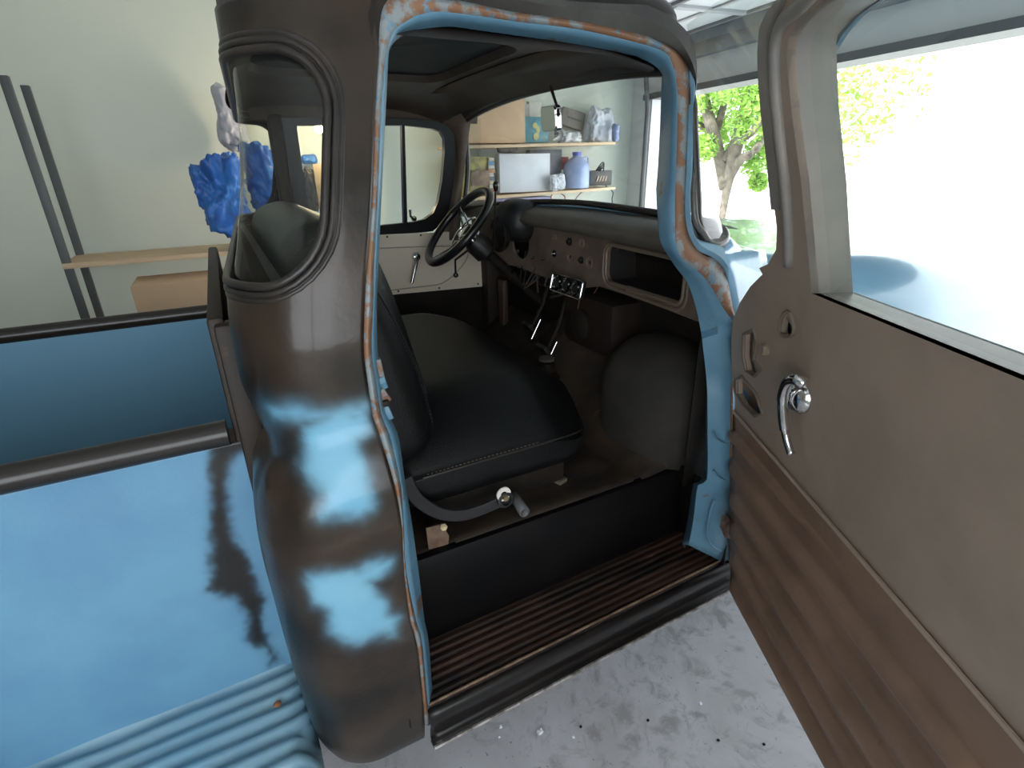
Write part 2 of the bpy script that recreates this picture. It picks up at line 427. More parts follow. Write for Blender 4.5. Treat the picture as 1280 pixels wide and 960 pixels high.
me = bpy.data.meshes.new('cab_shell'); me.from_pydata([tuple(v) for v in verts], [], faces); me.update()
at_ = me.attributes.new('paint', 'FLOAT', 'POINT')
half = nc//2
at_.data.foreach_set('value', [patch_val(v, PATCH) if (k % nc) < 84 else 0.0 for k, v in enumerate(verts)])
shell = link('cab_shell', me, M_body, truck, 'full')
md = shell.modifiers.new('solid', 'SOLIDIFY'); md.thickness = .004; md.offset = -1
# rear glass and its stepped rubber gasket
gl = MB(); grow = []
for k in range(13):
    z = HZ0-.004+(HZ1-HZ0+.008)*k/12; U = Uh(z); n_ = 120
    row = []
    for i in range(n_+1):
        u = HU0-.004+(2*U-2*HU0+.008)*i/n_
        p = S(u, z); e = .002; t = S(u+e, z)-S(u-e, z); nrm = Vector((-t.y, t.x, 0)).normalized()
        row.append(p-nrm*(-.010) if False else p+Vector((t.y, -t.x, 0)).normalized()*(.009))
    grow.append(row)
rg = gl.loft(grow).build('rear_window_glass', M_glassc, truck, 'full')
def hole_loop(off, lift, n=40):
    pts = []
    U = Uh(1.5)
    z0, z1, u0, R = HZ0-off, HZ1+off, HU0-off, HR+off
    def add(u, z, mir):
        Uz = Uh(z); uu = 2*Uz-u if mir else u
        p = S(uu, z); e = .002; t = S(uu+e, z)-S(uu-e, z); nrm = Vector((t.y, -t.x, 0)).normalized()
        pts.append(p-nrm*lift)
    def run(mir):
        for k in range(9):
            a = math.radians(90+90*k/8) if not mir else math.radians(180-90*k/8)
            add(u0+R+R*math.cos(a), (z1-R if not mir else z1-R)+R*math.sin(a), mir)
    for k in range(9): a = math.radians(90+90*k/8); add(u0+R+R*math.cos(a), z1-R+R*math.sin(a), False)
    for k in range(1, 10): add(u0, z1-R+(z0+R-z1+R)*k/10, False)
    for k in range(9): a = math.radians(180+90*k/8); add(u0+R+R*math.cos(a), z0+R+R*math.sin(a), False)
    for k in range(1, 170):
        z = z0; Uz = Uh(z); a = u0+R; u = a+(2*Uz-2*a)*k/170
        p = S(u, z); e = .002; t = S(u+e, z)-S(u-e, z); pts.append(p-Vector((t.y, -t.x, 0)).normalized()*lift)
    for k in range(9): a = math.radians(270-90*k/8); add(u0+R+R*math.cos(a), z0+R+R*math.sin(a), True)
    for k in range(1, 10): add(u0, z0+R+(z1-R-z0-R)*k/10, True)
    for k in range(9): a = math.radians(180-90*k/8); add(u0+R+R*math.cos(a), z1-R+R*math.sin(a), True)
    for k in range(1, 170):
        z = z1; Uz = Uh(z); a = u0+R; u = 2*Uz-a-(2*Uz-2*a)*k/170
        p = S(u, z); e = .002; t = S(u+e, z)-S(u-e, z); pts.append(p-Vector((t.y, -t.x, 0)).normalized()*lift)
    return pts
g = MB()
for off, lift, r_ in ((.0, .002, .007), (.0115, .0025, .0055), (.0215, .001, .005)): g.tube(hole_loop(off, lift), r_, 8, closed=True)
g.build('rear_window_gasket', M_gasket, truck, 'full')
g = MB().tube(hole_loop(.034, .001), .0025, 6, closed=True); g.build('gasket_edge', mat('worn_edge', (.12, .09, .065), .4), rg, 'full')

# ---- roof: dome over the cab, drip rail along the passenger side
def roof_outline(n=160):
    base = []
    pts = []
    for k in range(40): z = 1.765; u = Uh(z)*k/39; pts.append(S(u, z))          # passenger rear corner to centre back
    a = pts[::-1]
    front = [Vector((.60, .135, 1.785)), Vector((.695, .140, 1.782)), Vector((.745, .19, 1.785)), Vector((.79, .32, 1.79)), Vector((.825, .60, 1.797)), Vector((.84, .86, 1.80))]
    sidep = [Vector((.25, .132, 1.778)), Vector((.45, .134, 1.785))]
    halfp = a+sidep+front
    sh = lambda y: .075*max(0, y-.15)/1.45
    k_ = lambda x: 1 if x < .5 else .8
    mir = [Vector((p.x-sh(p.y)*(1 if p.x < .2 else 0)+sh(W-p.y)*k_(p.x), W-p.y, p.z)) for p in halfp[::-1][1:-1]]
    return cat(halfp+mir+[halfp[0]], n+1)[:-1]
RO = roof_outline(); rc = Vector((.33, .86, 1.80)); rows_ = []
for k in range(15):
    t = k/14; rho = math.cos(t*PI/2)**.55 if t < 1 else 0
    rows_.append([Vector((rc.x+(p.x-rc.x)*rho, rc.y+(p.y-rc.y)*rho, p.z+(1.905-p.z)*math.sin(t*PI/2)**.9)) for p in RO])
rows_ = [[p+Vector((0, 0, -.0)) for p in RO]]+rows_
roof = MB().loft(rows_, close=True).build('cab_roof', M_blackp, truck, 'full')
# outer pillar strip between the opening and the windshield, and the drip rail above the door
SA = [[(560,-22),(600,-14),(640,-8),(724,2),(808.7,6)], [(808.7,6),(837,20),(862,44),(870.6,75),(871,107)], [(871,107),(866,140),(866,200),(863,241)], [(863,241),(865,282),(874,301),(893,306),(905,310)]]
pA = []
for seg, n_ in zip(SA, (30, 20, 20, 26)):
    q = cat(seg, n_); pA += q if not pA else q[1:]
Bsub = rB[ends[1]+2:ends[5]-4]
Bs = cat([tuple(p) for p in Bsub[::3]], len(pA))
rA = [side(p.x, p.y, -.012) for p in pA]
rA2 = [p+Vector((.012, .035, .004)) for p in rA]
nA = 50
MB().loft([[p+Vector((0, -.001, 0)) for p in Bs[:nA]], [a.lerp(b, .45)+Vector((0, -.010, 0)) for a, b in zip(rA[:nA], Bs)], rA[:nA], rA2[:nA]]).build('drip_rail', mat('rail_grey_black', (.05, .047, .042), .42, var=(.03, .027, .025), vscale=9), truck)
MB().loft([[p+Vector((0, -.001, 0)) for p in Bs[nA-1:]], [a.lerp(b, .5)+Vector((0, -.006, 0)) for a, b in zip(rA[nA-1:], Bs[nA-1:])], rA[nA-1:], rA2[nA-1:]]).build('windshield_pillar', mat('pillar_light_blue', (.20, .36, .48), .3, var=(.15, .28, .38)), truck)
# top of the side between shell and drip rail, closing the roof edge
rt = [Vector((p.x, p.y, p.z)) for p in rB[ends[0]-2:ends[2]+8]]
cap = [Vector((p.x, ys(1.785)+.002, 1.79)) for p in rt]
MB().loft([rt, [a.lerp(b, .5)+Vector((0, -.006, 0)) for a, b in zip(rt, cap)], cap]).build('roof_side_rail', M_blackp, truck)

# ---- interior of the roof
def ring_rows():
    pts = []
P4 = [Vector((-.12, .17, 1.70)), Vector((.60, .17, 1.755)), Vector((.72, .30, 1.765)), Vector((.76, .86, 1.775)), Vector((.78, 1.42, 1.765)), Vector((.70, 1.56, 1.75)), Vector((.0, 1.58, 1.71)), Vector((-.12, .86, 1.72))]
def supel(cx, cy, ax, ay, e, n=96):
    o = []
    for k in range(n):
        t = 2*PI*k/n; c, s_ = math.cos(t), math.sin(t)
        o.append((cx+ax*math.copysign(abs(c)**(2/e), c), cy+ay*math.copysign(abs(s_)**(2/e), s_)))
    return o
o1 = supel(.335, .86, .42, .715, 7); i1 = supel(.28, .84, .30, .335, 8); i0 = supel(.31, .85, .375, .62, 6)
def zf(x, y): return 1.80-.045*(abs(y-.86)/.73)**3-.05*max(0, (x-.45)/.4)**2-.03*max(0, (-.0-x)/.15)
hd = MB().loft([[Vector((x, y, zf(x, y)-.035)) for x, y in o1], [Vector((x, y, zf(x, y)-.008)) for x, y in i0], [Vector((x, y, zf(x, y)+.002)) for x, y in i1], [Vector((x, y, zf(x, y)+.022)) for x, y in supel(.28, .84, .292, .327, 8)]], close=True)
hd.build('headliner_surround', M_head, truck)
MB().loft([[Vector((.28+(x-.28)*k, .84+(y-.84)*k, zf(x, y)+.022+.012*(1-k*k))) for x, y in supel(.28, .84, .292, .327, 8)] for k in (1, .7, .4, .01)], close=True).build('headliner_panel', M_navy, truck)
# header between the headliner and the windshield, side rails down to the windows
WT = [(.105, 1.675, .722), (.17, 1.705, .735), (.35, 1.725, .745), (.6, 1.737, .762), (.86, 1.741, .775), (1.1, 1.739, .80), (1.3, 1.73, .82), (1.45, 1.714, .83), (1.53, 1.70, .835), (1.60, 1.69, .84)]
WB = [(.05, 1.375, .735), (.053, 1.361, .775), (.058, 1.357, .805), (.075, 1.366, .845), (.13, 1.382, .885), (.25, 1.39, .925), (.45, 1.395, .95), (.66, 1.40, .965), (.86, 1.402, .965), (1.1, 1.395, .94), (1.3, 1.38, .90), (1.45, 1.36, .845), (1.54, 1.355, .80), (1.60, 1.35, .78)]
wt_ = cat([(x, y, z) for (y, z, x) in WT], 60); wb_ = cat([(x, y, z) for (y, z, x) in WB], 60)
wt_s = wt_; wt_ = wt_[5:]
hdr = [[Vector((x, y, zf(x, y)-.004)) for x, y in [(.60, wt_[k].y*1.0) for k in range(len(wt_))]],
       [p+Vector((-.03, 0, .022)) for p in wt_], [p+Vector((.0, 0, .010)) for p in wt_]]
MB().loft([hdr[0], [a.lerp(b, .55)+Vector((0, 0, .004)) for a, b in zip(hdr[0], hdr[1])], hdr[1], hdr[2]]).build('windshield_header', M_head, truck, solid=.004)
MB().loft([[p+Vector((-.034, 0, .020)) for p in wt_], [p+Vector((-.018, 0, .004)) for p in wt_], [p+Vector((.002, 0, -.002)) for p in wt_]]).build('header_weatherstrip', M_rubber, truck, solid=.003)
# ---- windshield
wt_ = wt_s
rws = []
for k in range(17):
    t = k/16; rws.append([a.lerp(b, t)+Vector((.045*math.sin(PI*t)*math.sin(PI*min(max((a.y-.07)/1.53, 0), 1))**.5, 0, 0)) for a, b in zip(wb_, wt_)])
ws = MB().loft(rws).build('windshield', M_ws, truck, 'full')
peri = [p for p in wt_[1:-4]]+[r_[-4]+Vector((0, 0, 0)) for r_ in rws[-3:1:-2]]+wb_[-4:0:-1]+[r_[0] for r_ in rws[2:-2:2]]
peri = cat([tuple(p) for p in peri]+[tuple(peri[0])], 220)[:-1]
MB().tube(peri, .011, 8, closed=True).build('windshield_gasket', M_rubber, ws, 'full')
# outer gasket at the passenger lower corner of the wraparound glass
og = [side(x, y, .012) for x, y in [(868,150),(867,200),(867,245),(870,276),(879,291),(887,302),(899,302),(907,298)]]
MB().tube(cat([tuple(p) for p in og], 60), .0075, 8).build('corner_gasket', mat('aged_grey_gasket', (.16, .15, .14), .3, var=(.08, .07, .06)), ws, 'full')

# ---- cowl, hood and fenders in front of the door opening
def fend(x):   # cross section from low side to hood centre
    t = (x-.84)/2.1; bul = math.sin(min(max(t, 0), 1)*PI)
    y0 = .0-.09*min(max((x-1.0)/.5, 0), 1)
    zt = 1.372-.10*max(0, t)**2
    sec = [(y0+.03, .50), (y0, .62), (y0-.02, .85), (y0-.02, 1.0), (y0+.0, 1.15), (y0+.02, 1.21), (y0+.05, 1.26), (y0+.10, 1.295), (y0+.17, 1.312), (.42, 1.325), (.62, 1.34), (.86, 1.352)]
    return [Vector((x, y, z-.08*max(0, t)-.10*max(0, t)**2)) for y, z in sec]
fr_ = []
for k in range(26):
    x = .985+1.95*(k/25)
    s_ = fend(x); f_ = [(p.y, p.z) for p in s_]
    fr_.append(cat([tuple(p) for p in s_]+[(x, W-p.y, p.z) for p in s_[::-1][1:]], 90))
nose = [[Vector((2.935+.12*math.sin(PI*k/6/2), .86+(p.y-.86)*(1-.08*k/6), p.z-(p.z-.5)*.25*(k/6)**2)) for p in fr_[-1]] for k in range(1, 7)]
M_hood = mat('fender_blue', (.23, .42, .60), .22, var=(.18, .36, .54), vscale=4, coat=.4)
MB().loft(fr_+nose).build('hood_and_fenders', M_hood, truck, 'full', solid=.004)
MB().loft([[v.lerp(Vector((v.x, .86, .9)), t) for v in nose[-1]] for t in (0, .3, .6, .9)]).build('grille_panel', M_blackp, truck)
# cowl side just ahead of the hinge pillar
cw = []
HB = sorted([(p.z, p.x, p.y) for p in rB[ends[4]+8:]])
def hbx(z): return interp([(a, b) for a, b, c in HB], z)
def hby(z): return interp([(a, c) for a, b, c in HB], z)
for z, x0 in [(.42, .95), (.6, .91), (.8, .86), (1.0, .815), (1.1, .815), (1.18, .83), (1.23, .835), (1.27, .825), (1.30, .81), (1.325, .80)]:
    x0 = hbx(z)+.003; cw.append([Vector((x0+(1.0-x0)*t, hby(z)+.002+(.02*t if z > 1.2 else 0)+max(0, z-1.2)*.25*t, z)) for t in (0, .2, .4, .6, .8, 1)])
cw.append([Vector((x, .075+.04*t, 1.352-.03*t)) for x, t in [(.80+.2*t, t) for t in (0, .2, .4, .6, .8, 1)]])
cw.append([Vector((x, .15+.04*t, 1.362-.03*t)) for x, t in [(.83+.17*t, t) for t in (0, .2, .4, .6, .8, 1)]])
MB().loft(cw).build('cowl_side', M_hood, truck, 'full', solid=.003)
# cowl top strip under the windshield
MB().loft([[p+Vector((0, 0, -.012)) for p in wb_], [Vector((p.x+.03, p.y, p.z-.02)) for p in wb_], [Vector((1.0, min(max(p.y, .09), W-.09), interp([(q.y, q.z) for q in fend(.985)], min(p.y, W-p.y))+.003)) for p in wb_]]).build('cowl_top', M_hood, truck, 'full', solid=.003)

# ---- rocker, entry step, riser and floor
XS0, XS1 = -.02, .955
def zst(x): return .425+.02*(x/.95)
nx = 40
prof = [(.21, .014), (.192, .004), (.175, 0)]
k = 0; y = .172
while y > .040:
    for (dy, dz) in ((0, 0), (-.004, .007), (-.0085, .007), (-.0125, 0)): prof.append((y+dy, dz))
    y -= .0215
prof += [(.030, 0), (.024, .004), (.012, .004)]
rows_ = [[Vector((XS0+(XS1-XS0)*i/nx, yy, zst(XS0+(XS1-XS0)*i/nx)-.012+dz)) for i in range(nx+1)] for yy, dz in prof]
MB().loft(rows_).build('entry_step', M_step, truck, solid=.002)
sp = [(.014, -.004), (.006, .003), (-.002, .002), (-.008, -.006), (-.009, -.02), (-.006, -.035), (.0, -.05), (.004, -.07), (.006, -.085), (-.004, -.088), (-.012, -.090), (-.013, -.096), (.01, -.102)]
rows_ = [[Vector((.022+.978*i/nx, yy, zst(.022+.978*i/nx)-.010+dz)) for i in range(nx+1)] for yy, dz in sp]
MB().loft(rows_).build('rocker_panel', mat('rocker_black', (.006, .005, .005), .32, spec=.4, var=(.014, .011, .010), vscale=12, stretch=(.5, 3, 3)), truck, 'full', solid=.003)
le = [Vector((.022+.978*i/nx, -.017, zst(.022+.978*i/nx)-.100)) for i in range(nx+1)]
MB().tube(le, .0045, 6).build('rocker_lip', mat('bare_lip', (.42, .40, .38), .4, .5, var=(.12, .10, .09), vscale=30), truck)
sc_ = [Vector((.02+.93*i/nx, .016, zst(.02+.93*i/nx)-.003)) for i in range(nx+1)]
MB().tube(sc_, .003, 6).build('sill_edge_trim', mat('sill_edge_rust', (.26, .17, .11), .5, var=(.10, .06, .04), vscale=25), truck)
ZF = .668
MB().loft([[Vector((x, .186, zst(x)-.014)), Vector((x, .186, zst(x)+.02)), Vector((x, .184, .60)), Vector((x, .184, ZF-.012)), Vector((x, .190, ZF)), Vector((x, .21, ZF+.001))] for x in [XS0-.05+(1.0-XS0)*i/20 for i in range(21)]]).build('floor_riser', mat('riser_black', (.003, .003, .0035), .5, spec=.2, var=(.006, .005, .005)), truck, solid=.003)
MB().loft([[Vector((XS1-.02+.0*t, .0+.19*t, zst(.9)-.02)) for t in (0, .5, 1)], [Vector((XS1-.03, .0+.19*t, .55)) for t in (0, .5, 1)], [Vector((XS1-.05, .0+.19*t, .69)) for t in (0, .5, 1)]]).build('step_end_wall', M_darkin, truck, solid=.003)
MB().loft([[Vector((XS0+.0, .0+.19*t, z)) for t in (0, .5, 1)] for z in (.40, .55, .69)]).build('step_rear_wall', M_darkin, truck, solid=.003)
# floor with toe board and transmission tunnel
def zfl(x, y):
    z = ZF+max(0, x-.78)*.9*min(1, max(0, (y-.19)/.08)) if x > .78 else ZF
    tun = math.exp(-((y-.86)/.16)**2)*.12*min(1, max(0, (x-.25)/.3)); return z+tun
fl = [[Vector((x, .20+(1.53-.20)*j/50, zfl(x, .20+(1.53-.20)*j/50)+(.004*math.sin(j*1.3) if .2 < x < .75 else 0))) for j in range(51)] for x in [-.10+1.13*i/44 for i in range(45)]]
MB().loft(fl).build('cab_floor', M_floor, truck, 'full', solid=.003)
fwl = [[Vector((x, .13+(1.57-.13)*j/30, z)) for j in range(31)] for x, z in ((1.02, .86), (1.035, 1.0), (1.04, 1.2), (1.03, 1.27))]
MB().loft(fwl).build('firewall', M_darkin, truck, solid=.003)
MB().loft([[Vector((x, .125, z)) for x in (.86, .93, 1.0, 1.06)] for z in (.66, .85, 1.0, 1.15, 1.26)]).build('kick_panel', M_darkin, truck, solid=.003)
# far side inner wall below the driver door and the door pillar
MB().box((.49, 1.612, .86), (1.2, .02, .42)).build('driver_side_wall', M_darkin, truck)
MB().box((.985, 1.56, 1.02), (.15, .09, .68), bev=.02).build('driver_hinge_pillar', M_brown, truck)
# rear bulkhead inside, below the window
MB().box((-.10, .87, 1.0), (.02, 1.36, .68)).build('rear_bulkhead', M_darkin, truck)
# footwell insulation hump, tunnel boot, heater box
MB().rbox((.99, .36, .80), (.36, .42, .46), .17, 10).build('footwell_mat', M_mat_, truck, 'full')
ms = empty('shift_boot', (.80, .78, .80)); ms.parent = truck
MB().lathe([(.0, .0), (.05, .0), (.052, .012), (.03, .035), (.028, .07), (.0, .075)], (0, 0, -.02)).build('boot_rubber', M_darkin, ms)
MB().lathe([(.0, .0), (.028, .002), (.03, .012), (.0, .016)], (0, 0, .055), n=16).build('boot_cap', mat('boot_cap_brown', (.10, .085, .075), .6), ms)
hb = MB().rbox((.99, .70, 1.0), (.16, .30, .20), .03, 6).build('heater_box', mat('heater_rust', (.016, .012, .010), .6, spec=.2, var=(.026, .016, .012)), truck)
MB().lathe([(.0, 0), (.05, 0), (.055, .02), (.03, .03), (0, .03)], (.905, .70, 1.0), (-1, 0, 0), 20).build('heater_duct', M_darkin, hb)
# pedals
for i, (px, py, X, w) in enumerate([(663, 412, .86, .06), (682, 440, .84, .065)]):
    pd = empty('pedal', at(px, py, X=X)); pd.parent = truck
    R = Matrix.Rotation(math.radians(-35), 3, 'Y')
    MB().box((0, 0, 0), (.018, w, .075), R, .004).build('pedal_pad', M_rubber, pd)
    MB().tube([(0, 0, 0), (.06, 0, .10), (.11, .01, .24)], .008, 8).build('pedal_arm', M_darkin, pd)
    MB().tube([Vector((-.012, -w/2, -.03)), Vector((.03, -w/2, .045))], .0018, 6).build('pedal_edge', M_chrome, pd)
# odd strips and wires lying on the floor at the foot of the toe board
for (a, b, nm) in [((840, 560), (867, 551), 1), ((815, 535), (835, 532), 2)]:
    pa, pb = at(*a, Z=.72), at(*b, Z=.73)
    R = rotz(math.atan2(pb.y-pa.y, pb.x-pa.x)); o = MB().box((pa+pb)/2, ((pb-pa).length, .014, .008), R, .003).build('floor_mat_clip', mat('tan_clip', (.32, .21, .12), .6), truck)
MB().tube(cat([tuple(at(868, 548, Z=.735)), tuple(at(880, 525, X=.93)), tuple(at(893, 500, X=.90))], 12), .0022, 6).build('loose_wire', M_steel, truck)
MB().tube(cat([tuple(at(829, 520, Z=.76)), tuple(at(822, 532, Z=.74)), tuple(at(818, 540, Z=.73))], 8), .0018, 6).build('loose_wire', M_steel, truck)

# ---- dashboard
def dx(y): return -.055*((y-.86)/.72)**2+.0
YD0, YD1 = .125, 1.56
def dprof(y):
    d = dx(y)
    end = min(1, max(0, (y-.10)/.25))
    return [(1.00+d, 1.375), (.97+d, 1.383), (.93+d, 1.378), (.885+d, 1.366), (.862+d, 1.350), (.856+d, 1.333), (.868+d, 1.318), (.89+d, 1.312), (.905+d, 1.309)]
dash = empty('dashboard', (.92, .86, 1.1)); dash.parent = truck
def dpt(p): return Vector(p)-Vector((.92, .86, 1.1))
MB().loft([[dpt((x, y, z)) for x, z in dprof(y)] for y in [YD0+(YD1-YD0)*k/48 for k in range(49)]]).build('dash_top', M_pad, dash, 'full', solid=.003)
def dface(u, v, n): return dpt((.915+dx(u)-.02*(1.31-v)/.15*0-n, u, v))
def dq(px, py): p = at(px, py, X=.905); return (p.y, p.z)
gb = rrect(.205, 1.175, .585, 1.292, .03)
sw = []
for (px, py, r_) in [(694, 298, .012), (712, 302, .016), (728, 304, .014), (693, 317, .014), (713, 321, .016), (718, 322, .012), (727, 325, .014), (738, 328, .018)]:
    p = at(px, py, X=.915); sw.append((p.y, p.z, r_))
outer = [(.14, 1.312), (YD1, 1.312), (YD1, 1.16), (1.38, 1.13), (1.15, 1.13), (1.0, 1.12), (.70, 1.13), (.62, 1.15), (.14, 1.15)]
# densify horizontally so the face follows the curve of the dash
def dens(P, step=.05):
    o = []
    for i in range(len(P)):
        a = P[i]; b = P[(i+1) % len(P)]; n_ = max(1, int(math.hypot(b[0]-a[0], b[1]-a[1])/step))
        for k in range(n_): o.append((a[0]+(b[0]-a[0])*k/n_, a[1]+(b[1]-a[1])*k/n_))
    return o
holes = [gb]
used = []
for (a, b, c) in sw:
    if all(math.hypot(a-q[0], b-q[1]) > c+q[2]+.004 for q in used): used.append((a, b, c)); holes.append(circ2(a, b, c))
gx, gz = 1.165, 1.235
holes.append(circ2(gx, gz, .068, 32))
MB().plate(dens(outer), holes, .012, dface).build('dash_face', M_dashp, dash, True)
for i, (a, b, c) in enumerate(used):
    if i % 2 == 0: MB().lathe([(c*.35, 0), (c*1.15, 0), (c*1.2, .003), (c*.9, .005), (c*.85, 0)], dface(a, b, 0), (-1, 0, 0), 18).build('switch_bezel', mat('glove_rim', (.17, .125, .09), .45), dash)
    else: MB().lathe([(0, -.01), (c*.7, -.01), (c*.75, .004), (c*.4, .010), (0, .010)], dface(a, b, 0), (-1, 0, 0), 14).build('control_knob', M_chrome if i == 3 else M_darkin, dash)
# glove box: stepped rim, liner, lower hinge strip, end post
for k, (e, r_) in enumerate([(.0, .005), (.016, .004)]):
    P = rrect(.205-e, 1.175-e, .585+e, 1.292+e*.3, .03+e)
    MB().tube([dface(a, b, .004) for a, b in P], r_, 6, closed=True).build('glove_box_rim', mat('glove_rim', (.17, .125, .09), .45), dash)
gbl = MB().box(dpt((.99, .395, 1.235)), (.13, .40, .13)).build('glove_box_liner', mat('glove_liner', (.018, .017, .016), .7), dash)
# open the front of the liner
bm = bmesh.new(); bm.from_mesh(gbl.data); bm.faces.ensure_lookup_table()
ff = min(bm.faces, key=lambda f: f.calc_center_median().x); bmesh.ops.delete(bm, geom=[ff], context='FACES'); bm.to_mesh(gbl.data); bm.free()
MB().tube([dpt(at(768, 300, X=.91)), dpt(at(774, 308, X=.90)), dpt(at(770, 316, X=.905))], .004, 6).build('glove_box_catch', M_steel, dash)
A_, B_ = at(784, 362, X=.90), at(860, 386, X=.885)
hs = MB()
for t0, t1 in ((0, 1),):
    d_ = (B_-A_); R = Matrix(((d_.normalized()), Vector((0, 0, 1)).cross(d_.normalized()).normalized(), Vector((0, 0, 1)))).transposed()
    hs.box(dpt((A_+B_)/2), (d_.length, .012, .026), R, .002)
hs.build('glove_box_hinge', mat('hinge_tan', (.18, .14, .10), .5), dash)
MB().box(dpt((.905, .165, 1.235)), (.03, .05, .17), bev=.008).build('dash_end_post', mat('post_brown', (.12, .085, .06), .5), dash)
# gauge pod in front of the driver: black hood and deep dark gauge
pod = empty('gauge_pod', dpt((.89, 1.165, 1.268))); pod.parent = dash
R = Matrix.Rotation(math.radians(0), 3, 'Y')
MB().rbox((0.005, 0, .055), (.17, .21, .165), .075, 10).build('pod_hood', mat('pod_black', (.012, .012, .013), .5, bump=.1), pod, 'full')
MB().lathe([(.062, -.01), (.070, .01), (.066, .015), (.055, -.005), (.0, -.02)], (-.075, 0, .005), (-1, 0, 0)).build('gauge_bezel', M_darkin, pod)
# radio and lower brackets, brown inner panel on driver side
MB().box(dpt((.93, 1.02, 1.215)), (.02, .035, .10), bev=.003).build('dash_brace', mat('brace_rust', (.17, .09, .055), .6), dash)
MB().box(dpt(at(629, 378, X=.95)), (.03, .055, .22), None, .008).build('cowl_bracket', mat('kick_brown', (.07, .045, .032), .6), dash)
# chrome triple gauge panel under the dash
g3 = empty('triple_gauge_panel', dpt(at(708, 357, X=.865))); g3.parent = dash
gR = Matrix.Rotation(math.radians(12), 3, 'Y')
GW = .19; GH = .062
def gfn(u, v, n): return gR @ Vector((-n, u, v))
MB().plate(rrect(-GW/2, -GH/2, GW/2, GH/2, .008), [circ2(-.058+.058*k, 0, .023, 20) for k in range(3)], .012, gfn).build('panel_plate', mat('plate_black', (.03, .03, .03), .3, .6), g3)
MB().tube([gfn(a, b, .002) for a, b in rrect(-GW/2, -GH/2, GW/2, GH/2, .008)], .0028, 6, closed=True).build('panel_trim', M_chrome, g3)
for k in range(3):
    c = gfn(-.058+.058*k, 0, 0)
    MB().lathe([(.025, -.004), (.027, .006), (.022, .009), (.020, .001)], c, gR @ Vector((-1, 0, 0)), 22).build('gauge_ring', M_chrome, g3)
    gd = MB().lathe([(0, 0), (.020, 0)], c-gR @ Vector((-.001, 0, 0)), gR @ Vector((-1, 0, 0)), 18).build('gauge_dial', mat('dial_black', (.02, .02, .02), .3), g3)
for (a, b) in [((688, 372), (712, 366)), ((690, 366), (700, 363)), ((704, 364), (724, 369))]:
    MB().tube([dpt(at(*a, X=.86)), dpt(at(*b, X=.86))], .004, 6).build('bracket_rod', M_steel, dash)
# wiring and small parts hanging in the dark under the dash
for i in range(16):
    a = random.uniform(.72, 1.32); p0 = dpt((.93+random.uniform(-.02, .04), a, 1.15+random.uniform(0, .05)))
    p1 = p0+Vector((random.uniform(-.05, .05), random.uniform(-.12, .12), -random.uniform(.04, .16))); p2 = p1+Vector((.05, random.uniform(-.1, .1), random.uniform(-.03, .10)))
    MB().tube(cat([tuple(p0), tuple(p1), tuple(p2)], 14), .003, 5).build('wiring', mat('wire_%d' % (i % 3), [(.03, .03, .03), (.08, .05, .035), (.05, .055, .06)][i % 3], .5), dash)
for (px, py) in [(611, 300), (628, 303), (627, 302), (647, 314), (666, 322), (679, 324), (648, 335), (654, 338), (640, 340)]:
    p = dpt(at(px, py, X=.885)); MB().lathe([(0, -.004), (.006, -.004), (.007, .004), (0, .008)], p, (-1, 0, .2), 10).build('dash_screw', M_chrome, dash)

# ---- steering wheel and column
SWc = Vector((.6685, 1.25, 1.306)); el = math.radians(43); az = .07
nrm = Vector((-math.cos(el)*math.cos(az), math.cos(el)*math.sin(az), math.sin(el)))
sw_ = empty('steering_wheel', SWc); sw_.parent = truck
ua = nrm.cross(Vector((0, 0, 1))).normalized(); va = nrm.cross(ua)
if va.z < 0: va = -va
MB().tube([(ua*math.cos(t)+va*math.sin(t))*.178 for t in [2*PI*k/64 for k in range(64)]], .0165, 12, closed=True).build('rim', mat('wheel_black', (.012, .012, .013), .28), sw_, 'full')
hubc = -nrm*.045
MB().lathe([(0, .025), (.030, .022), (.042, .012), (.045, 0), (.040, -.02), (.045, -.03), (0, -.03)], hubc, nrm).build('horn_button', M_chrome, sw_)
for k in range(3):
    a = math.radians(90+120*k+180); d_ = ua*math.cos(a)+va*math.sin(a); e_ = nrm.cross(d_)
    mbs = MB()
    for s_ in (-1, 1):
        mbs.tube([hubc+d_*.03+e_*.014*s_, hubc+d_*.09+e_*.012*s_+nrm*.012, d_*.165+e_*.010*s_], .0055, 8)
    mbs.build('spoke', M_chrome, sw_)
MB().tube([hubc+d_*0+(ua*math.cos(t)+va*math.sin(t))*.075+nrm*.01 for t in [2*PI*k/40 for k in range(40)]], .004, 8, closed=True).build('horn_ring', M_chrome, sw_)
colm = empty('steering_column', SWc); colm.parent = truck
dcol = -nrm
MB().tube([hubc+dcol*.02, hubc+dcol*.05, hubc+dcol*.11, hubc+dcol*.13], [.035, .05, .052, .03], 20).build('column_bell', mat('bell_black', (.016, .014, .013), .45), colm)
MB().tube([hubc+dcol*.10, hubc+dcol*.60], .022, 16).build('column_tube', M_darkin, colm)
lv0 = hubc+dcol*.06
def cl(p): return Vector(p)-SWc
MB().tube([lv0, cl(at(569, 325, Y=1.20)), cl(at(569.5, 342, Y=1.20))], .0045, 8).build('signal_lever', M_darkin, colm)
MB().lathe([(0, -.011), (.009, -.006), (.011, 0), (.008, .008), (0, .011)], cl(at(569.7, 344, Y=1.20)), (0, 0, 1), 12).build('lever_knob', mat('knob_black', (.01, .01, .01), .15), colm)
MB().tube([cl(at(617, 312, X=.80)), cl(at(618, 280, X=.79)), cl(at(619.5, 240, X=.78))], .0042, 8).build('shift_lever', mat('lever_dark', (.06, .058, .055), .3, .6), colm)
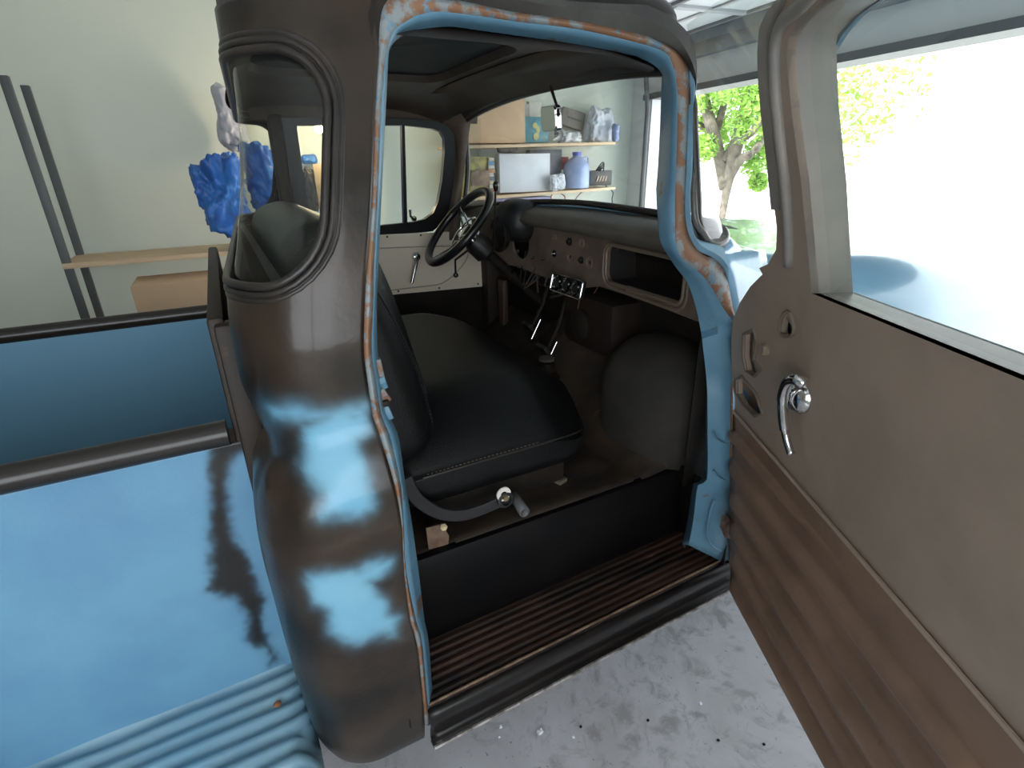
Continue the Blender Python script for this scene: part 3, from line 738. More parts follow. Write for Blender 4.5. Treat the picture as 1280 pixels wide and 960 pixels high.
MB().lathe([(0, -.016), (.007, -.014), (.011, .0), (.0125, .010), (.008, .020), (0, .023)], cl(at(619.8, 234, X=.78)), (0, 0, 1), 14).build('lever_knob', mat('knob_black', (.01, .01, .01), .15), colm)

# ---- driver door seen from inside
YDR = 1.585
def yd(z): return YDR-max(0, z-1.25)*.13
ddoor = empty('driver_door', (.55, YDR, 1.1)); ddoor.parent = truck
def DP(px, py, dy=0):
    y = YDR
    for _ in range(20):
        p = at(px, py, Y=y+dy); y = yd(p.z)
    return at(px, py, Y=y+dy)
def dl(p): return Vector(p)-Vector((.55, YDR, 1.1))
def yface(off): return lambda u, v, n: dl((u, yd(v)+off+(-n if n else 0)*1.0, v))
def ud(px, py): p = DP(px, py); return (p.x, p.z)
tp = [ud(470, 294), ud(540, 290.5), ud(575, 289), ud(596, 291), ud(599.5, 318), ud(601.5, 357.5), ud(550, 362.3), ud(497, 367), (.25, ud(497, 367)[1]), (.22, ud(470, 294)[1])]
MB().plate(tp, [], -.01, lambda u, v, n: dl((u, yd(v)-.012+n, v))).build('trim_panel', M_cream, ddoor)
bead = [ud(*q) for q in [(470, 310), (520, 308), (570, 307), (584, 308), (581, 325), (566, 343), (552, 353), (540, 356), (497, 361), (480, 363)]]
MB().tube([dl((p.x, YDR-.014, p.y)) for p in cat([(a, b) for a, b in bead], 60)], .003, 6).build('panel_bead', mat('cream_bead', (.50, .42, .33), .45), ddoor)
for q in [(484, 296), (526, 294), (593, 320), (597.5, 355), (549, 360), (498, 364)]:
    p = DP(*q, dy=-.02); MB().lathe([(0, .004), (.004, .003), (.005, 0)], dl(p), (0, -1, 0), 10).build('trim_screw', M_steel, ddoor)
# window crank
cp = DP(521, 321, dy=-.03); MB().lathe([(.020, -.015), (.021, -.004), (.015, .006), (0, .009)], dl(cp), (0, -1, 0), 20).build('window_crank', M_chrome, ddoor)
MB().tube([dl(cp+Vector((0, -.012, 0))), dl(DP(519, 335, dy=-.055)), dl(DP(514.5, 354, dy=-.055))], [.008, .0085, .008], 10).build('crank_arm', mat('crank_steel', (.5, .5, .5), .15, 1), ddoor)
# window frame: black ring with inner divider
fo = [ud(*q) for q in [(455, 149), (480, 148), (520, 149), (545, 152), (560, 158), (567, 170), (569, 190), (566, 230), (560, 262), (552, 279), (540, 289), (520, 291), (470, 293.5)]]
fo = [(.100, fo[0][1])]+fo+[(.100, fo[-1][1])]
fi = [ud(*q) for q in [(505, 157), (520, 158.5), (540, 161), (550, 165), (554.5, 173), (555, 190), (552, 225), (547, 252), (541, 266), (530, 274), (515, 277.5), (508.5, 278)]]
fi2 = [(.150, ud(440, 281)[1]+.0), (.150, ud(440, 158)[1]), ud(470, 157), ud(501.5, 157), ud(504.5, 278.5), ud(470, 282)]
MB().plate([tuple(q) for q in fo], [[tuple(q) for q in fi], [tuple(q) for q in fi2]], .03, lambda u, v, n: dl((u, yd(v)-.01-n, v))).build('window_frame', mat('frame_black', (.012, .012, .013), .3), ddoor, True)
MB().loft([[dl((x, yd(z)+.012, z)) for x in (.16, .4, .6, .8, .92)] for z in (1.24, 1.4, 1.55, 1.72)]).build('window_glass', M_glass, ddoor)
MB().tube([dl(DP(512.5, 262, -.03)), dl(DP(513, 270, -.035)), dl(DP(518, 274, -.03))], .006, 8).build('vent_latch', M_chrome, ddoor)
MB().lathe([(0, .0), (.012, .0), (.012, .008), (0, .01)], dl(DP(517, 273, -.022)), (0, -1, 0), 12).build('latch_base', M_chrome, ddoor)
# driver side pillars and rail round the door
ea = [at(x, y, Y=yy) for x, y, yy in [(556, 152, 1.52), (564, 160, 1.53), (569, 172, 1.54), (571, 192, 1.55), (568, 230, 1.57), (562, 262, 1.58), (560, 300, 1.585)]]
eb = [at(x, y, Y=yy) for x, y, yy in [(600, 130, 1.42), (592, 142, 1.45), (588, 152, 1.475), (583, 190, 1.50), (578, 230, 1.52), (575, 262, 1.53), (576, 300, 1.53)]]
ea = cat([tuple(p) for p in ea], 40); eb = cat([tuple(p) for p in eb], 40)
MB().loft([[p+Vector((-.01, .03, 0)) for p in ea], ea, [a.lerp(b, .5)+Vector((-.012, -.012, 0)) for a, b in zip(ea, eb)], eb, [p+Vector((.01, .04, 0)) for p in eb]]).build('driver_windshield_pillar', mat('pillar_brown', (.15, .11, .085), .5, var=(.11, .08, .06)), truck, 'full', solid=.004)
MB().loft([[Vector((x, y, z)) for x in (-.06, .2, .5, .8, .9)] for y, z in ((1.535, 1.70), (1.525, 1.735), (1.50, 1.765), (1.45, 1.775))]).build('driver_roof_rail', mat('rail_brown', (.14, .09, .065), .55, var=(.08, .06, .048), vscale=5), truck, 'full', solid=.004)
MB().box((.082, 1.60, 1.47), (.055, .09, .52), Matrix.Rotation(math.radians(8), 3, 'X'), .015).build('driver_lock_pillar', M_brown, truck)
p = DP(572, 130, -.10); MB().lathe([(.0, 0), (.013, 0), (.016, .003), (.017, .0)], at(571.5, 130, Y=1.485), (-.5, -1, -.3), 16).build('visor_socket', mat('socket_dark', (.015, .012, .01), .6), truck)
# passenger side inner rail over the opening and front corner
MB().loft([[rF[i] for i in range(ends[0]-20, ends[3]+1)], [Vector((rF[i].x+(.31-rF[i].x)*.06, .26, 1.755)) for i in range(ends[0]-20, ends[3]+1)]]).build('passenger_roof_rail', M_head, truck)

# ---- rear view mirror
mc = at(686, 150, X=.69); mrr = empty('rearview_mirror', mc); mrr.parent = truck
def ml(p): return Vector(p)-mc
MB().tube([ml(at(684, 99, X=.765)), ml(at(688, 108, X=.745)), ml(at(694, 126, X=.715)), ml(at(698, 138, X=.695)), ml(at(698, 143, X=.69))], [.005, .005, .0042, .004, .004], 10).build('mirror_arm', M_chrome, mrr)
MB().tube([ml(at(682, 97, X=.77)), ml(at(686, 107, X=.75)), ml(at(691, 104, X=.75)), ml(at(693, 99, X=.77))], .0045, 8).build('mount_bracket', M_chrome, mrr)
MB().lathe([(0, -.007), (.007, 0), (0, .007)], ml(at(698, 143, X=.69)), (0, 0, 1), 12).build('swivel_ball', M_chrome, mrr)
d_mir = Vector((-.96, -.14, -.10)).normalized()
a_, b_ = frame(d_mir); R = Matrix((a_, b_, d_mir)).transposed()
mcen = ml(at(686, 148.5, X=.685))
o_ = rrect(-.030, -.030, .030, .030, .010)
bw = [at(678, 148, X=.685), at(695, 148, X=.685)]
wid = (bw[0]-bw[1]).length; hei = (at(686, 133, X=.685)-at(686, 165, X=.685)).length
o_ = rrect(-.034, -hei/2, .034, hei/2, .010)
MB().plate([tuple(q) for q in o_], [], .016, lambda u, v, n: mcen+R @ Vector((u, v, n))).build('mirror_case', M_chrome, mrr, bevel=.003)
MB().plate([(q[0]*.88, q[1]*.9) for q in o_], [], .002, lambda u, v, n: mcen+R @ Vector((u, v, n+.003))).build('mirror_face', mat('mirror_silver', (.85, .85, .83), .03, 1), mrr)

# ---- bench seat
seat = empty('bench_seat', (.35, .85, .67)); seat.parent = truck
def sl(p): return Vector(p)-Vector((.35, .85, .67))
def sm(t): t = min(max(t, 0), 1); return t*t*(3-2*t)
def cush(v):
    k = sm((abs(v.y)-.36)/.26)
    z = v.z+(.010*math.cos(v.x*5) if v.z > 0 else 0)
    if v.z > -.02: z -= .085*k*max(0, min(1, (v.z+.02)/.1)); z -= .035*sm((v.x-.10)/.20)*max(0, v.z/.1)
    return (v.x-.05*k*(1 if v.x > .15 else 0)*sm((v.x-.1)/.2)-.03*abs(v.y)**2, v.y, z)
from mathutils.bvhtree import BVHTree
def onsurf(o, base, pts, off=.001):
    t = BVHTree.FromPolygons([tuple(v.co) for v in o.data.vertices], [tuple(p.vertices) for p in o.data.polygons]); out = []
    for (x, y) in pts:
        h_ = t.ray_cast(CC-base, ray(x, y).normalized())
        if h_[0] is not None: out.append(h_[0]+h_[1]*off)
    return out
SB_ = Vector((.35, .85, .67))
cush_o = MB().rbox(sl((.37, .85, .862)), (.62, 1.235, .225), .075, 22, fn=cush).build('seat_cushion', M_vinyl, seat, 'full')
Rb = Matrix.Rotation(math.radians(-13), 3, 'Y')
def bk(v):
    k = sm((abs(v.y)-.42)/.19)
    return (v.x*(1-.12*k)+.015*math.cos(v.z*5)*(1 if v.x > 0 else 0), v.y, v.z-.05*k*(1 if v.z > .1 else 0)*sm((v.z-.1)/.15))
back_o = MB().rbox(sl((.055, .85, 1.155)), (.185, 1.22, .56), .082, 22, R=Rb, fn=bk).build('backrest', M_vinyl, seat, 'full')
def strip(pts, w, th, ax=Vector((0, 1, 0))):
    m = MB(); pts = [Vector(p) for p in pts]; rows = []
    for i, p in enumerate(pts):
        d = (pts[min(i+1, len(pts)-1)]-pts[max(i-1, 0)]).normalized(); n_ = d.cross(ax).normalized()
        rows.append([p+n_*w/2-ax*th/2, p+n_*w/2+ax*th/2, p-n_*w/2+ax*th/2, p-n_*w/2-ax*th/2])
    m.loft(rows, close=True); m.fan(rows[0]); m.fan(rows[-1][::-1]); return m
arm = cat([tuple(sl(at(x, y, Y=.215))) for x, y in [(507, 597), (513, 612), (524, 626), (540, 637), (558, 643), (580, 643), (603, 636), (630, 624)]], 40)
strip(arm, .030, .012).build('recliner_bracket', mat('bracket_black', (.020, .020, .022), .5, bump=.2), seat, bevel=.002)
bp = sl(at(629, 617, Y=.205))
MB().lathe([(.008, 0), (.0195, 0), (.0195, .004), (.008, .004)], bp, (0, -1, 0), 26).build('pivot_washer', M_whitep, seat)
MB().lathe([(0, 0), (.008, 0), (.008, .007), (0, .008)], sl(at(631.5, 622, Y=.198)), (0, -1, 0), 6).build('pivot_bolt', mat('brass_bolt', (.30, .24, .13), .4, .7), seat)
MB().lathe([(.012, 0), (.022, 0), (.022, .006), (.014, .008)], sl(at(631, 624, Y=.206)), (0, -1, 0), 20).build('pivot_boss', mat('bracket_black', (0, 0, 0)), seat)
# stitched piping along the near edge of the cushion and up the near edge of the backrest
cp_ = cat([(529, 598), (560, 589), (600, 577), (650, 563), (700, 548), (728, 538)], 80)
q_ = onsurf(cush_o, SB_, [(p.x, p.y) for p in cp_])
MB().tube(q_, .0024, 6).build('cushion_seam', mat('seam_piping', (.03, .026, .022), .35), seat)
for k in range(2, 58, 2):
    a, b = onsurf(cush_o, SB_, [(cp_[k].x, cp_[k].y-3), (cp_[k+1].x, cp_[k+1].y-3)]) if True else (0, 0)
    st2 = MB().tube([a, b], .0011, 5) if k == 2 else st2.tube([a, b], .0011, 5)
st2.build('cushion_stitching', M_stitch, seat)
bp_ = cat([(470, 362), (494, 403), (519, 454), (536, 501), (544, 535), (547, 556)], 90)
q_ = onsurf(back_o, SB_, [(p.x, p.y) for p in bp_])
if len(q_) > 3: MB().tube(q_, .0022, 6).build('backrest_seam', mat('dark_thread', (.004, .004, .004), .4), seat)
st3 = MB()
for k in range(6, 84, 2):
    ab = onsurf(back_o, SB_, [(bp_[k].x-3, bp_[k].y), (bp_[k+1].x-3, bp_[k+1].y)])
    if len(ab) == 2 and (ab[0]-ab[1]).length < .03: st3.tube(ab, .0010, 5)
if st3.v: st3.build('backrest_stitching', mat('stitch_black', (.03, .03, .035), .5), seat)
MB().box(sl((.36, .85, .722)), (.42, 1.10, .09), bev=.01).build('seat_riser', M_darkin, seat)
# brackets and hardware on the floor under the seat
MB().tube([at(643, 620, Y=.235), at(649, 630, Y=.20), at(656, 641, Y=.165)], .0125, 16, caps=False).build('vent_tube', mat('tube_grey', (.10, .10, .10), .5), truck, solid=.003)
fb = empty('floor_bracket', at(548, 672, Y=.215)); fb.parent = truck
MB().plate([(-.028, -.022), (.022, -.026), (.027, -.005), (.015, .03), (-.026, .033)], [], .006, lambda u, v, n: Vector((u, -n*.8+v*.2, v))).build('bracket_plate', mat('bracket_rust', (.20, .13, .085), .6, var=(.12, .06, .04), vscale=30), fb)
MB().lathe([(0, 0), (.009, 0), (.009, .010), (0, .012)], (.012, -.01, .034), (-.2, -.8, .5), 6).build('bracket_bolt', mat('bolt_yellow', (.38, .31, .18), .4, .5), fb)
MB().box((at(700, 600, Z=.675)), (.035, .03, .012), rotz(.3), .003).build('floor_clip', mat('clip_tan', (.13, .11, .08), .6), truck)
# latch pieces on the lock pillar at the shoulder of the opening
st = empty('door_striker', side(481, 492, .03)); st.parent = truck
def s2(x, y, dy): return side(x, y, dy)-side(481, 492, .03)
for k, (x0, y0, x1, y1, w_) in enumerate([(471, 448, 476, 470, .010), (475, 470, 480, 484, .012), (474, 486, 484, 500, .014), (480, 506, 487, 522, .012)]):
    strip([s2(x0, y0, .038), s2((x0+x1)/2, (y0+y1)/2, .034), s2(x1, y1, .040)], w_, .018).build('striker_plate', M_jamb if k % 2 else M_lip, st, bevel=.002)
MB().rbox(s2(481, 503, .03), (.014, .02, .012), .004, 4).build('striker_pin', M_darkin, st)
# rusted-out hole and stamped ribs in the hinge pillar foot
pil = [side(x, y, .0) for x, y in [(899, 640), (911, 645), (912, 672), (902, 668), (896, 655)]]
MB().fan([p+Vector((-.002, -.012, 0)) for p in pil]).build('rust_hole', mat('rust_hole_brown', (.06, .035, .025), .8, var=(.16, .10, .07), vscale=40), truck)
MB().rbox(side(905, 654, -.006), (.016, .006, .022), .003, 4).build('rust_flake', mat('flake_tan', (.42, .34, .24), .7), truck)
rb_ = [side(x, y, .006) for x, y in [(893, 625), (888, 640), (884, 668), (890, 682), (902, 690)]]
MB().tube(cat([tuple(p) for p in rb_], 20), .003, 6).build('pillar_bead', M_jamb, truck)
for yy in (552, 598):
    MB().tube(cat([tuple(side(x, y, .010)) for x, y in [(892, yy-10), (897, yy-3), (904, yy+1), (911, yy+4)]], 16), .003, 6).build('pillar_bead', M_jamb, truck)

# ---- bed, running board and rear fender (stepside)
bed = empty('cargo_bed', (-1.2, .86, .45)); bed.parent = truck
def bl(p): return Vector(p)-Vector((-1.2, .86, .45))
BPOLY = [([(262,540),(312,545),(308,560),(296,568),(286,580),(284,605),(287,642),(297,675),(312,695),(322,720),(327,740),(330,774),(337,802),(352,823),(338,827),(332,811),(317,803),(310,797),(311,774),(302,757),(285,746),(262,735)], 6)]
vs, fs = [], []; nxx, nzz = 330, 110
for j in range(nzz+1):
    for i in range(nxx+1):
        t = i/nxx; x = -.222-(t**1.5)*2.0; z = .40+.625*j/nzz
        vs.append(Vector((x, .30, z)))
for j in range(nzz):
    for i in range(nxx): a = j*(nxx+1)+i; fs.append((a, a+1, a+nxx+2, a+nxx+1))
me = bpy.data.meshes.new('bed_side'); me.from_pydata([tuple(bl(v)) for v in vs], [], fs); me.update()
av = me.attributes.new('paint', 'FLOAT', 'POINT'); av.data.foreach_set('value', [patch_val(v, BPOLY) if v.x > -.45 else 0.0 for v in vs])
o = link('bed_side', me, M_bed, bed); md = o.modifiers.new('solid', 'SOLIDIFY'); md.thickness = .006
MB().tube([bl((-.24, .295, 1.05)), bl((-2.22, .295, 1.05))], .026, 20).build('bed_rail', mat('rail_black', (.02, .017, .015), .28), bed)
MB().box(bl((-.215, .86, .86)), (.03, 1.13, .84), bev=.008).build('bed_front_panel', M_brown, bed)
MB().box(bl((-.198, .296, .86)), (.045, .05, .82), bev=.008).build('stake_post', M_brown, bed)
MB().box(bl((-1.22, 1.42, .72)), (2.0, .02, .64)).build('bed_side', mat('far_bed_blue', (.15, .33, .48), .45), bed)
MB().box(bl((-1.22, .86, .56)), (2.0, 1.12, .03)).build('bed_floor', mat('bed_planks', (.16, .11, .07), .7), bed)
MB().tube([bl((-.24, 1.425, 1.05)), bl((-2.22, 1.425, 1.05))], .026, 16).build('bed_rail', mat('rail_black', (0, 0, 0)), bed)
MB().box(bl((-2.23, .86, .72)), (.03, 1.12, .64), bev=.006).build('tailgate', mat('far_bed_blue', (0, 0, 0)), bed)
pr_ = [(.30, .43), (.295, .408), (.28, .402)]; y = .27
while y > .055:
    pr_ += [(y, .402), (y-.010, .413), (y-.022, .413), (y-.030, .402)]; y -= .042
pr_ += [(.035, .403), (.015, .398), (.0, .385), (-.008, .36), (-.008, .32), (.005, .31)]
rows_ = []
for i in range(31):
    t = i/30; x = -.205-.62*t
    dz = -.10*(1-sm(t*30/1.6)) if t < .06 else 0
    rows_.append([bl((x, yy+(0.0 if t > .06 else .02*(1-t/.06)), z+.006*noise.noise(Vector((x*6, yy*20, 3)))+dz*(1 if yy < .1 else .15))) for yy, z in pr_])
MB().loft(rows_).build('running_board', mat('board_blue', (.17, .34, .47), .5, var=(.21, .36, .45), vscale=6, spots=[((.22, .13, .08), 9, .70, .74)]), bed, 'full', solid=.004)
MB().lathe([(0, .003), (.007, .002), (.009, 0)], bl(at(347, 880, Z=.415)), (0, 0, 1), 12).build('rust_spot', mat('rust_spot', (.30, .12, .06), .8), bed)
fe = MB(); rws = []
for k in range(25):
    a = PI*k/24; R_ = .50
    cx, cz = -1.38, .42
    rws.append([bl((cx+R_*1.12*math.cos(a)*w_, yy, cz+.0+R_*math.sin(a)*w_)) for yy, w_ in ((.30, 1.0), (.15, .99), (.03, .95), (-.04, .88), (-.06, .80), (-.055, .76))])
fe.loft(rws).build('rear_fender', mat('fender_black_blue', (.13, .30, .44), .4, var=(.03, .028, .026), vscale=2.2), bed, 'full', solid=.004)
# wheels
def wheel(x, y, s_):
    w = empty('wheel', (x, y, .355)); w.parent = truck
    MB().lathe([(.20, -.08), (.24, -.095), (.32, -.10), (.350, -.085), (.355, -.05), (.355, .05), (.350, .085), (.32, .10), (.24, .095), (.20, .08)], (0, 0, 0), (0, s_, 0), 40).build('tire', M_rubber, w)
    MB().lathe([(.205, .085), (.21, .07), (.19, .03), (.15, .02), (.12, .04), (.07, .05), (.06, .07), (0, .075)], (0, 0, 0), (0, s_, 0), 32).build('rim', mat('rim_white', (.5, .5, .48), .4), w)
for x, y, s_ in ((-1.38, .12, -1), (-1.38, 1.60, 1), (2.1, .12, -1), (2.1, 1.58, 1)): wheel(x, y, s_)
MB().box((.9, .55, .36), (4.2, .08, .12)).build('frame_rail', M_darkin, truck)
MB().box((.9, 1.15, .36), (4.2, .08, .12)).build('frame_rail', M_darkin, truck)

# ---- open passenger door
H0 = Vector((.935, -.035, 0)); e1 = Vector((-.45, -.893, 0)); nin = Vector((-.893, .45, 0))
def lean(z): return .152*(z-.38)+max(0, z-1.27)*.20
pdoor = empty('passenger_door', (.935, -.035, .40)); pdoor.parent = truck
def dw(s, z, n): p = H0+e1*s+nin*(lean(z)+n); p.z = z; return p
def dloc(s, z, n): return dw(s, z, n)-Vector((.935, -.035, .40))
def dpx(px, py, n=0):
    d = ray(px, py); z = 1.0
    for _ in range(40):
        k = lean(z)+n; t = ((H0+nin*k-CC).dot(nin))/d.dot(nin); p = CC+d*t; z = .5*z+.5*p.z
    return ((p-H0).dot(e1), p.z)
fr = [dpx(x, y) for x, y in [(915,733),(915,660),(915,600),(915,550),(914,500),(914,450),(914,425),(916,400),(925,378),(938,358),(953,343),(949,335),(960,330),(970,312),(971,285),(968,262),(963.4,200),(956.4,141),(953,90),(952.7,65),(955,36.6),(963.4,17),(977.5,0),(998,-14)]]
top = [(fr[-1][0]+.12, fr[-1][1]+.02), (.72, 1.762), (.86, 1.755), (.93, 1.70), (.96, 1.5), (.975, 1.28), (1.0, 1.10), (1.0, .8), (.985, .5), (.98, .385)]
outl = [tuple(q) for q in fr]+top
win = [dpx(x, y) for x, y in [(1001,330),(1001,225),(997,197),(988.7,135),(983,70),(986,45),(1000,25),(1014, 12)]]
win = [(a, b) for a, b in win]
win = [(win[0][0]+.02, 1.335)]+win[1:]+[(win[-1][0]+.10, win[-1][1]+.010), (.70, 1.718), (.83, 1.71), (.885, 1.66), (.90, 1.5), (.90, 1.36), (.88, 1.335), (.5, 1.335)]
print('door outline', [(round(a, 3), round(b, 3)) for a, b in outl][::3], 'win', [(round(a, 3), round(b, 3)) for a, b in win])
h1 = [dpx(985+9*math.cos(2*PI*k/16), 405+16*math.sin(2*PI*k/16+.4*math.cos(2*PI*k/16))) for k in range(16)]
h2 = [dpx(*q) for q in [(931, 418), (944, 412), (948, 428), (944, 450), (952, 462), (944, 470), (934, 464), (930, 445)]]
h3 = [dpx(*q) for q in [(922, 474), (928, 470), (946, 492), (954, 516), (944, 520), (930, 506), (922, 492)]]
def plw(outer, holes, th, n0, name, m, par=pdoor, **kw): return MB().plate(outer, holes, th, lambda u, v, n: dloc(u, v, n0+n)).build(name, m, par, True, **kw)
plw(dens(outl, .08), [win, h1, h2, h3], .012, 0, 'inner_panel', M_doorin)
# outer skin, set back by the thickness of the door
of = [(a+.002, b) for a, b in outl]
plw(dens(of, .08), [[(a-.012 if a < .4 else a+.012, b) for a, b in win]], .006, -.062, 'outer_skin', mat('door_skin_blue', (.15, .33, .47), .4, var=(.03, .027, .025), vscale=3))
# edge wall round the door
d_ = dens(outl, .05)
MB().loft([[dloc(a, b, 0) for a, b in d_], [dloc(a+.001, b, -.065) for a, b in d_]], close=True).build('door_edge', M_doorin, pdoor)
wn = dens(win, .05)
MB().loft([[dloc(a, b, .0) for a, b in wn], [dloc(a, b, -.065) for a, b in wn]], close=True).build('window_channel', M_doorframe, pdoor)
# grey upper frame ridges around the window
ridge = [dpx(x, y, .006) for x, y in [(984,332),(983,280),(979,225),(974,180),(968,120),(966,70),(970,40),(982,20),(1000,6)]]
MB().tube(cat([tuple(dloc(a, b, .003)) for a, b in ridge]+[tuple(dloc(.66, 1.735, .003)), tuple(dloc(.86, 1.735, .003)), tuple(dloc(.93, 1.6, .003)), tuple(dloc(.94, 1.36, .003))], 80), .009, 8).build('frame_ridge', M_doorframe, pdoor, 'full')
up = [tuple(q) for q in [dpx(x, y) for x, y in [(969,262),(963.4,200),(956.4,141),(953,90),(952.7,65),(955,36.6),(963.4,17),(977.5,0)]]]
inn = [tuple(q) for q in [dpx(x, y) for x, y in [(984,0),(973,20),(965,40),(961,68),(963,92),(966,141),(974,200),(980,262)]]]
plw(up+inn, [], -.006, .001, 'frame_flange', M_doorframe)
MB().loft([[dloc(s_, z, -.03) for s_ in (.0, .3, .6, .93)] for z in (1.32, 1.5, 1.77)]).build('window_glass', M_glass, pdoor)
# brown lower half with pressed ribs
b0 = dpx(914.5, 510); b1 = dpx(1000, 614)
zb = b0[1]; slope = (b1[1]-b0[1])/(b1[0]-b0[0])
def zb_(s): return zb+slope*(s-b0[0])*.6
low = [(fr[0][0]+.004, .388)]+[(a+.004, b) for a, b in fr[1:5] if b < zb-.01]+[(b0[0]+.003, zb), (.3, zb_(.3)), (.7, zb_(.7)), (.99, zb_(.99)), (.98, .39)]
rows_ = []
NZ = 90
def fedge(z):
    F_ = sorted([(b, a) for a, b in fr[:6]]); return interp(F_, z)
for j in range(NZ+1):
    t = j/NZ; row = []
    for i in range(25):
        s0 = i/24
        zt = zb_(fedge(zb)+(1-fedge(zb))*s0); z = .39+(zt-.39)*t
        s_ = fedge(z)+.003+(.985-fedge(z))*s0
        ph = (z-.40)/.098
        rib = .022*max(0, math.sin(2*PI*ph))**.7 *sm(s0/.05) if .40 < z < zt-.05 else 0
        row.append(dloc(s_, z, .004+rib))
    rows_.append(row)
MB().loft(rows_).build('lower_panel', M_doorlow, pdoor, 'full', solid=.004)
MB().tube([dloc(fedge(zb)+.01+(.97-fedge(zb))*k/10, zb_(fedge(zb)+(1-fedge(zb))*k/10)+.003, .006) for k in range(11)], .004, 6).build('panel_seam', M_doorin, pdoor)
for P in (h1, h2, h3): MB().tube([dloc(a, b, .002) for a, b in P], .0035, 6, closed=True).build('access_hole_rim', mat('hole_rim', (.17, .13, .10), .5), pdoor)
for (x0, y0, x1, y1) in [(922, 404, 929, 426), (978, 396, 993, 418), (936, 443, 950, 440)]:
    MB().tube([dloc(*dpx(x0, y0), -.012), dloc(*dpx(x1, y1), -.012)], .006, 6).build('door_brace', mat('brace_tan', (.25, .20, .15), .5), pdoor)
hp = dpx(958, 437); MB().lathe([(.004, -.01), (.012, -.008), (.013, .004), (.008, .008), (0, .006)], dloc(*hp, .002), nin, 18).build('crank_shaft', mat('shaft_tan', (.24, .19, .14), .4), pdoor)
bq = [tuple(dpx(*q)) for q in [(937, 425), (945, 412), (950, 414), (941, 440), (947, 462), (941, 466), (935, 448)]]
plw(bq, [], .006, -.008, 'regulator_bracket', mat('brace_tan', (0, 0, 0)))
hd_ = empty('inside_handle', dloc(*dpx(996, 492), .0)); hd_.parent = pdoor
def hl(px, py, n): return dloc(*dpx(px, py, n), n)-dloc(*dpx(996, 492), .0)
MB().lathe([(.034, 0), (.034, .004), (.026, .016), (.012, .022), (0, .022)], hl(1002, 494, .003), nin, 26).build('handle_rose', M_chrome, hd_)
MB().tube(cat([tuple(hl(*q)) for q in [(1006, 480, .02), (995, 474, .03), (985, 478, .035), (979, 495, .035), (979, 520, .035), (983, 548, .032), (989, 568, .030)]], 40), [.011]*4+[.010]*14+[.009]*12+[.007]*10, 12).build('handle_lever', M_chrome, hd_, 'full')

# ================================================================== GARAGE
ga = math.radians(6.2)
GX = Vector((math.cos(ga), -math.sin(ga), 0)); GY = Vector((math.sin(ga), math.cos(ga), 0)); GK = Vector((3.34, 3.46, 0))
Rg = Matrix((GX, GY, Vector((0, 0, 1)))).transposed()
def G(u, v, z): return GK+GX*u+GY*v+Vector((0, 0, z))
def gbox(m_, u0, u1, v0, v1, z0, z1, bev=0): m_.box(G((u0+u1)/2, (v0+v1)/2, (z0+z1)/2), (abs(u1-u0), abs(v1-v0), abs(z1-z0)), Rg, bev); return m_
def st_(name, m_, m): o = m_.build(name, m, None, True); o['kind'] = 'structure'; return o
U0, V0 = -7.0, -5.9; ZC = 2.66; JL, JR = -.235, -5.1; ZO = 2.055
def concrete():
    m = bpy.data.materials.new('garage_concrete'); m.use_nodes = True; nt = m.node_tree; N = nt.nodes; L = nt.links; b = N['Principled BSDF']
    tc = N.new('ShaderNodeTexCoord')
    def nz(s, d=8, r=.65):
        n = N.new('ShaderNodeTexNoise'); n.inputs['Scale'].default_value = s; n.inputs['Detail'].default_value = d; n.inputs['Roughness'].default_value = r; n.inputs['Distortion'].default_value = .6; L.new(tc.outputs['Object'], n.inputs['Vector']); return n.outputs['Fac']
    def mr(f, lo, hi): r = N.new('ShaderNodeMapRange'); r.inputs[1].default_value = lo; r.inputs[2].default_value = hi; L.new(f, r.inputs[0]); return r.outputs[0]
    def mx(f, a, c):
        x = N.new('ShaderNodeMix'); x.data_type = 'RGBA'; L.new(f, x.inputs[0])
        for k, q in ((6, a), (7, c)):
            if isinstance(q, tuple): x.inputs[k].default_value = (*q, 1)
            else: L.new(q, x.inputs[k])
        return x.outputs[2]
    c = mx(mr(nz(3), .35, .65), (.50, .50, .53), (.38, .375, .38))
    c = mx(mr(nz(9), .54, .66), c, (.29, .28, .275))
    c = mx(mr(nz(11, 6, .7), .55, .68), c, (.27, .265, .265))
    c = mx(mr(nz(60, 3), .66, .74), c, (.14, .14, .14))
    L.new(c, b.inputs['Base Color']); b.inputs['Roughness'].default_value = .45
    r = N.new('ShaderNodeMapRange'); r.inputs[3].default_value = .35; r.inputs[4].default_value = .7; L.new(nz(7), r.inputs[0]); L.new(r.outputs[0], b.inputs['Roughness'])
    bp = N.new('ShaderNodeBump'); bp.inputs['Strength'].default_value = .15; bp.inputs['Distance'].default_value = .003; L.new(nz(40), bp.inputs['Height']); L.new(bp.outputs[0], b.inputs['Normal'])
    return m
st_('floor', gbox(MB(), U0, .0, V0, 0, -.12, 0), concrete())
st_('ceiling', gbox(MB(), U0, .12, V0, .12, ZC, ZC+.1), M_ceil)
st_('wall_left', gbox(MB(), U0, .12, 0, .12, 0, ZC), M_wall)
wr = MB(); gbox(wr, U0, -4.9, V0-.12, V0, 0, ZC); gbox(wr, -2.3, .12, V0-.12, V0, 0, ZC); gbox(wr, -4.9, -2.3, V0-.12, V0, 0, .75); gbox(wr, -4.9, -2.3, V0-.12, V0, 2.25, ZC); st_('wall_right', wr, M_wall)  # opening left in this unseen wall to let extra daylight in
wf = MB()
for u in (-4.9, -3.6, -2.3): gbox(wf, u-.03, u+.03, V0-.10, V0+.02, .75, 2.25)
for z in (.75, 2.25): gbox(wf, -4.9, -2.3, V0-.10, V0+.02, z-.03, z+.03)
st_('added_window_1', wf, M_white)  # out-of-view window, added so daylight reaches the cab from the passenger side
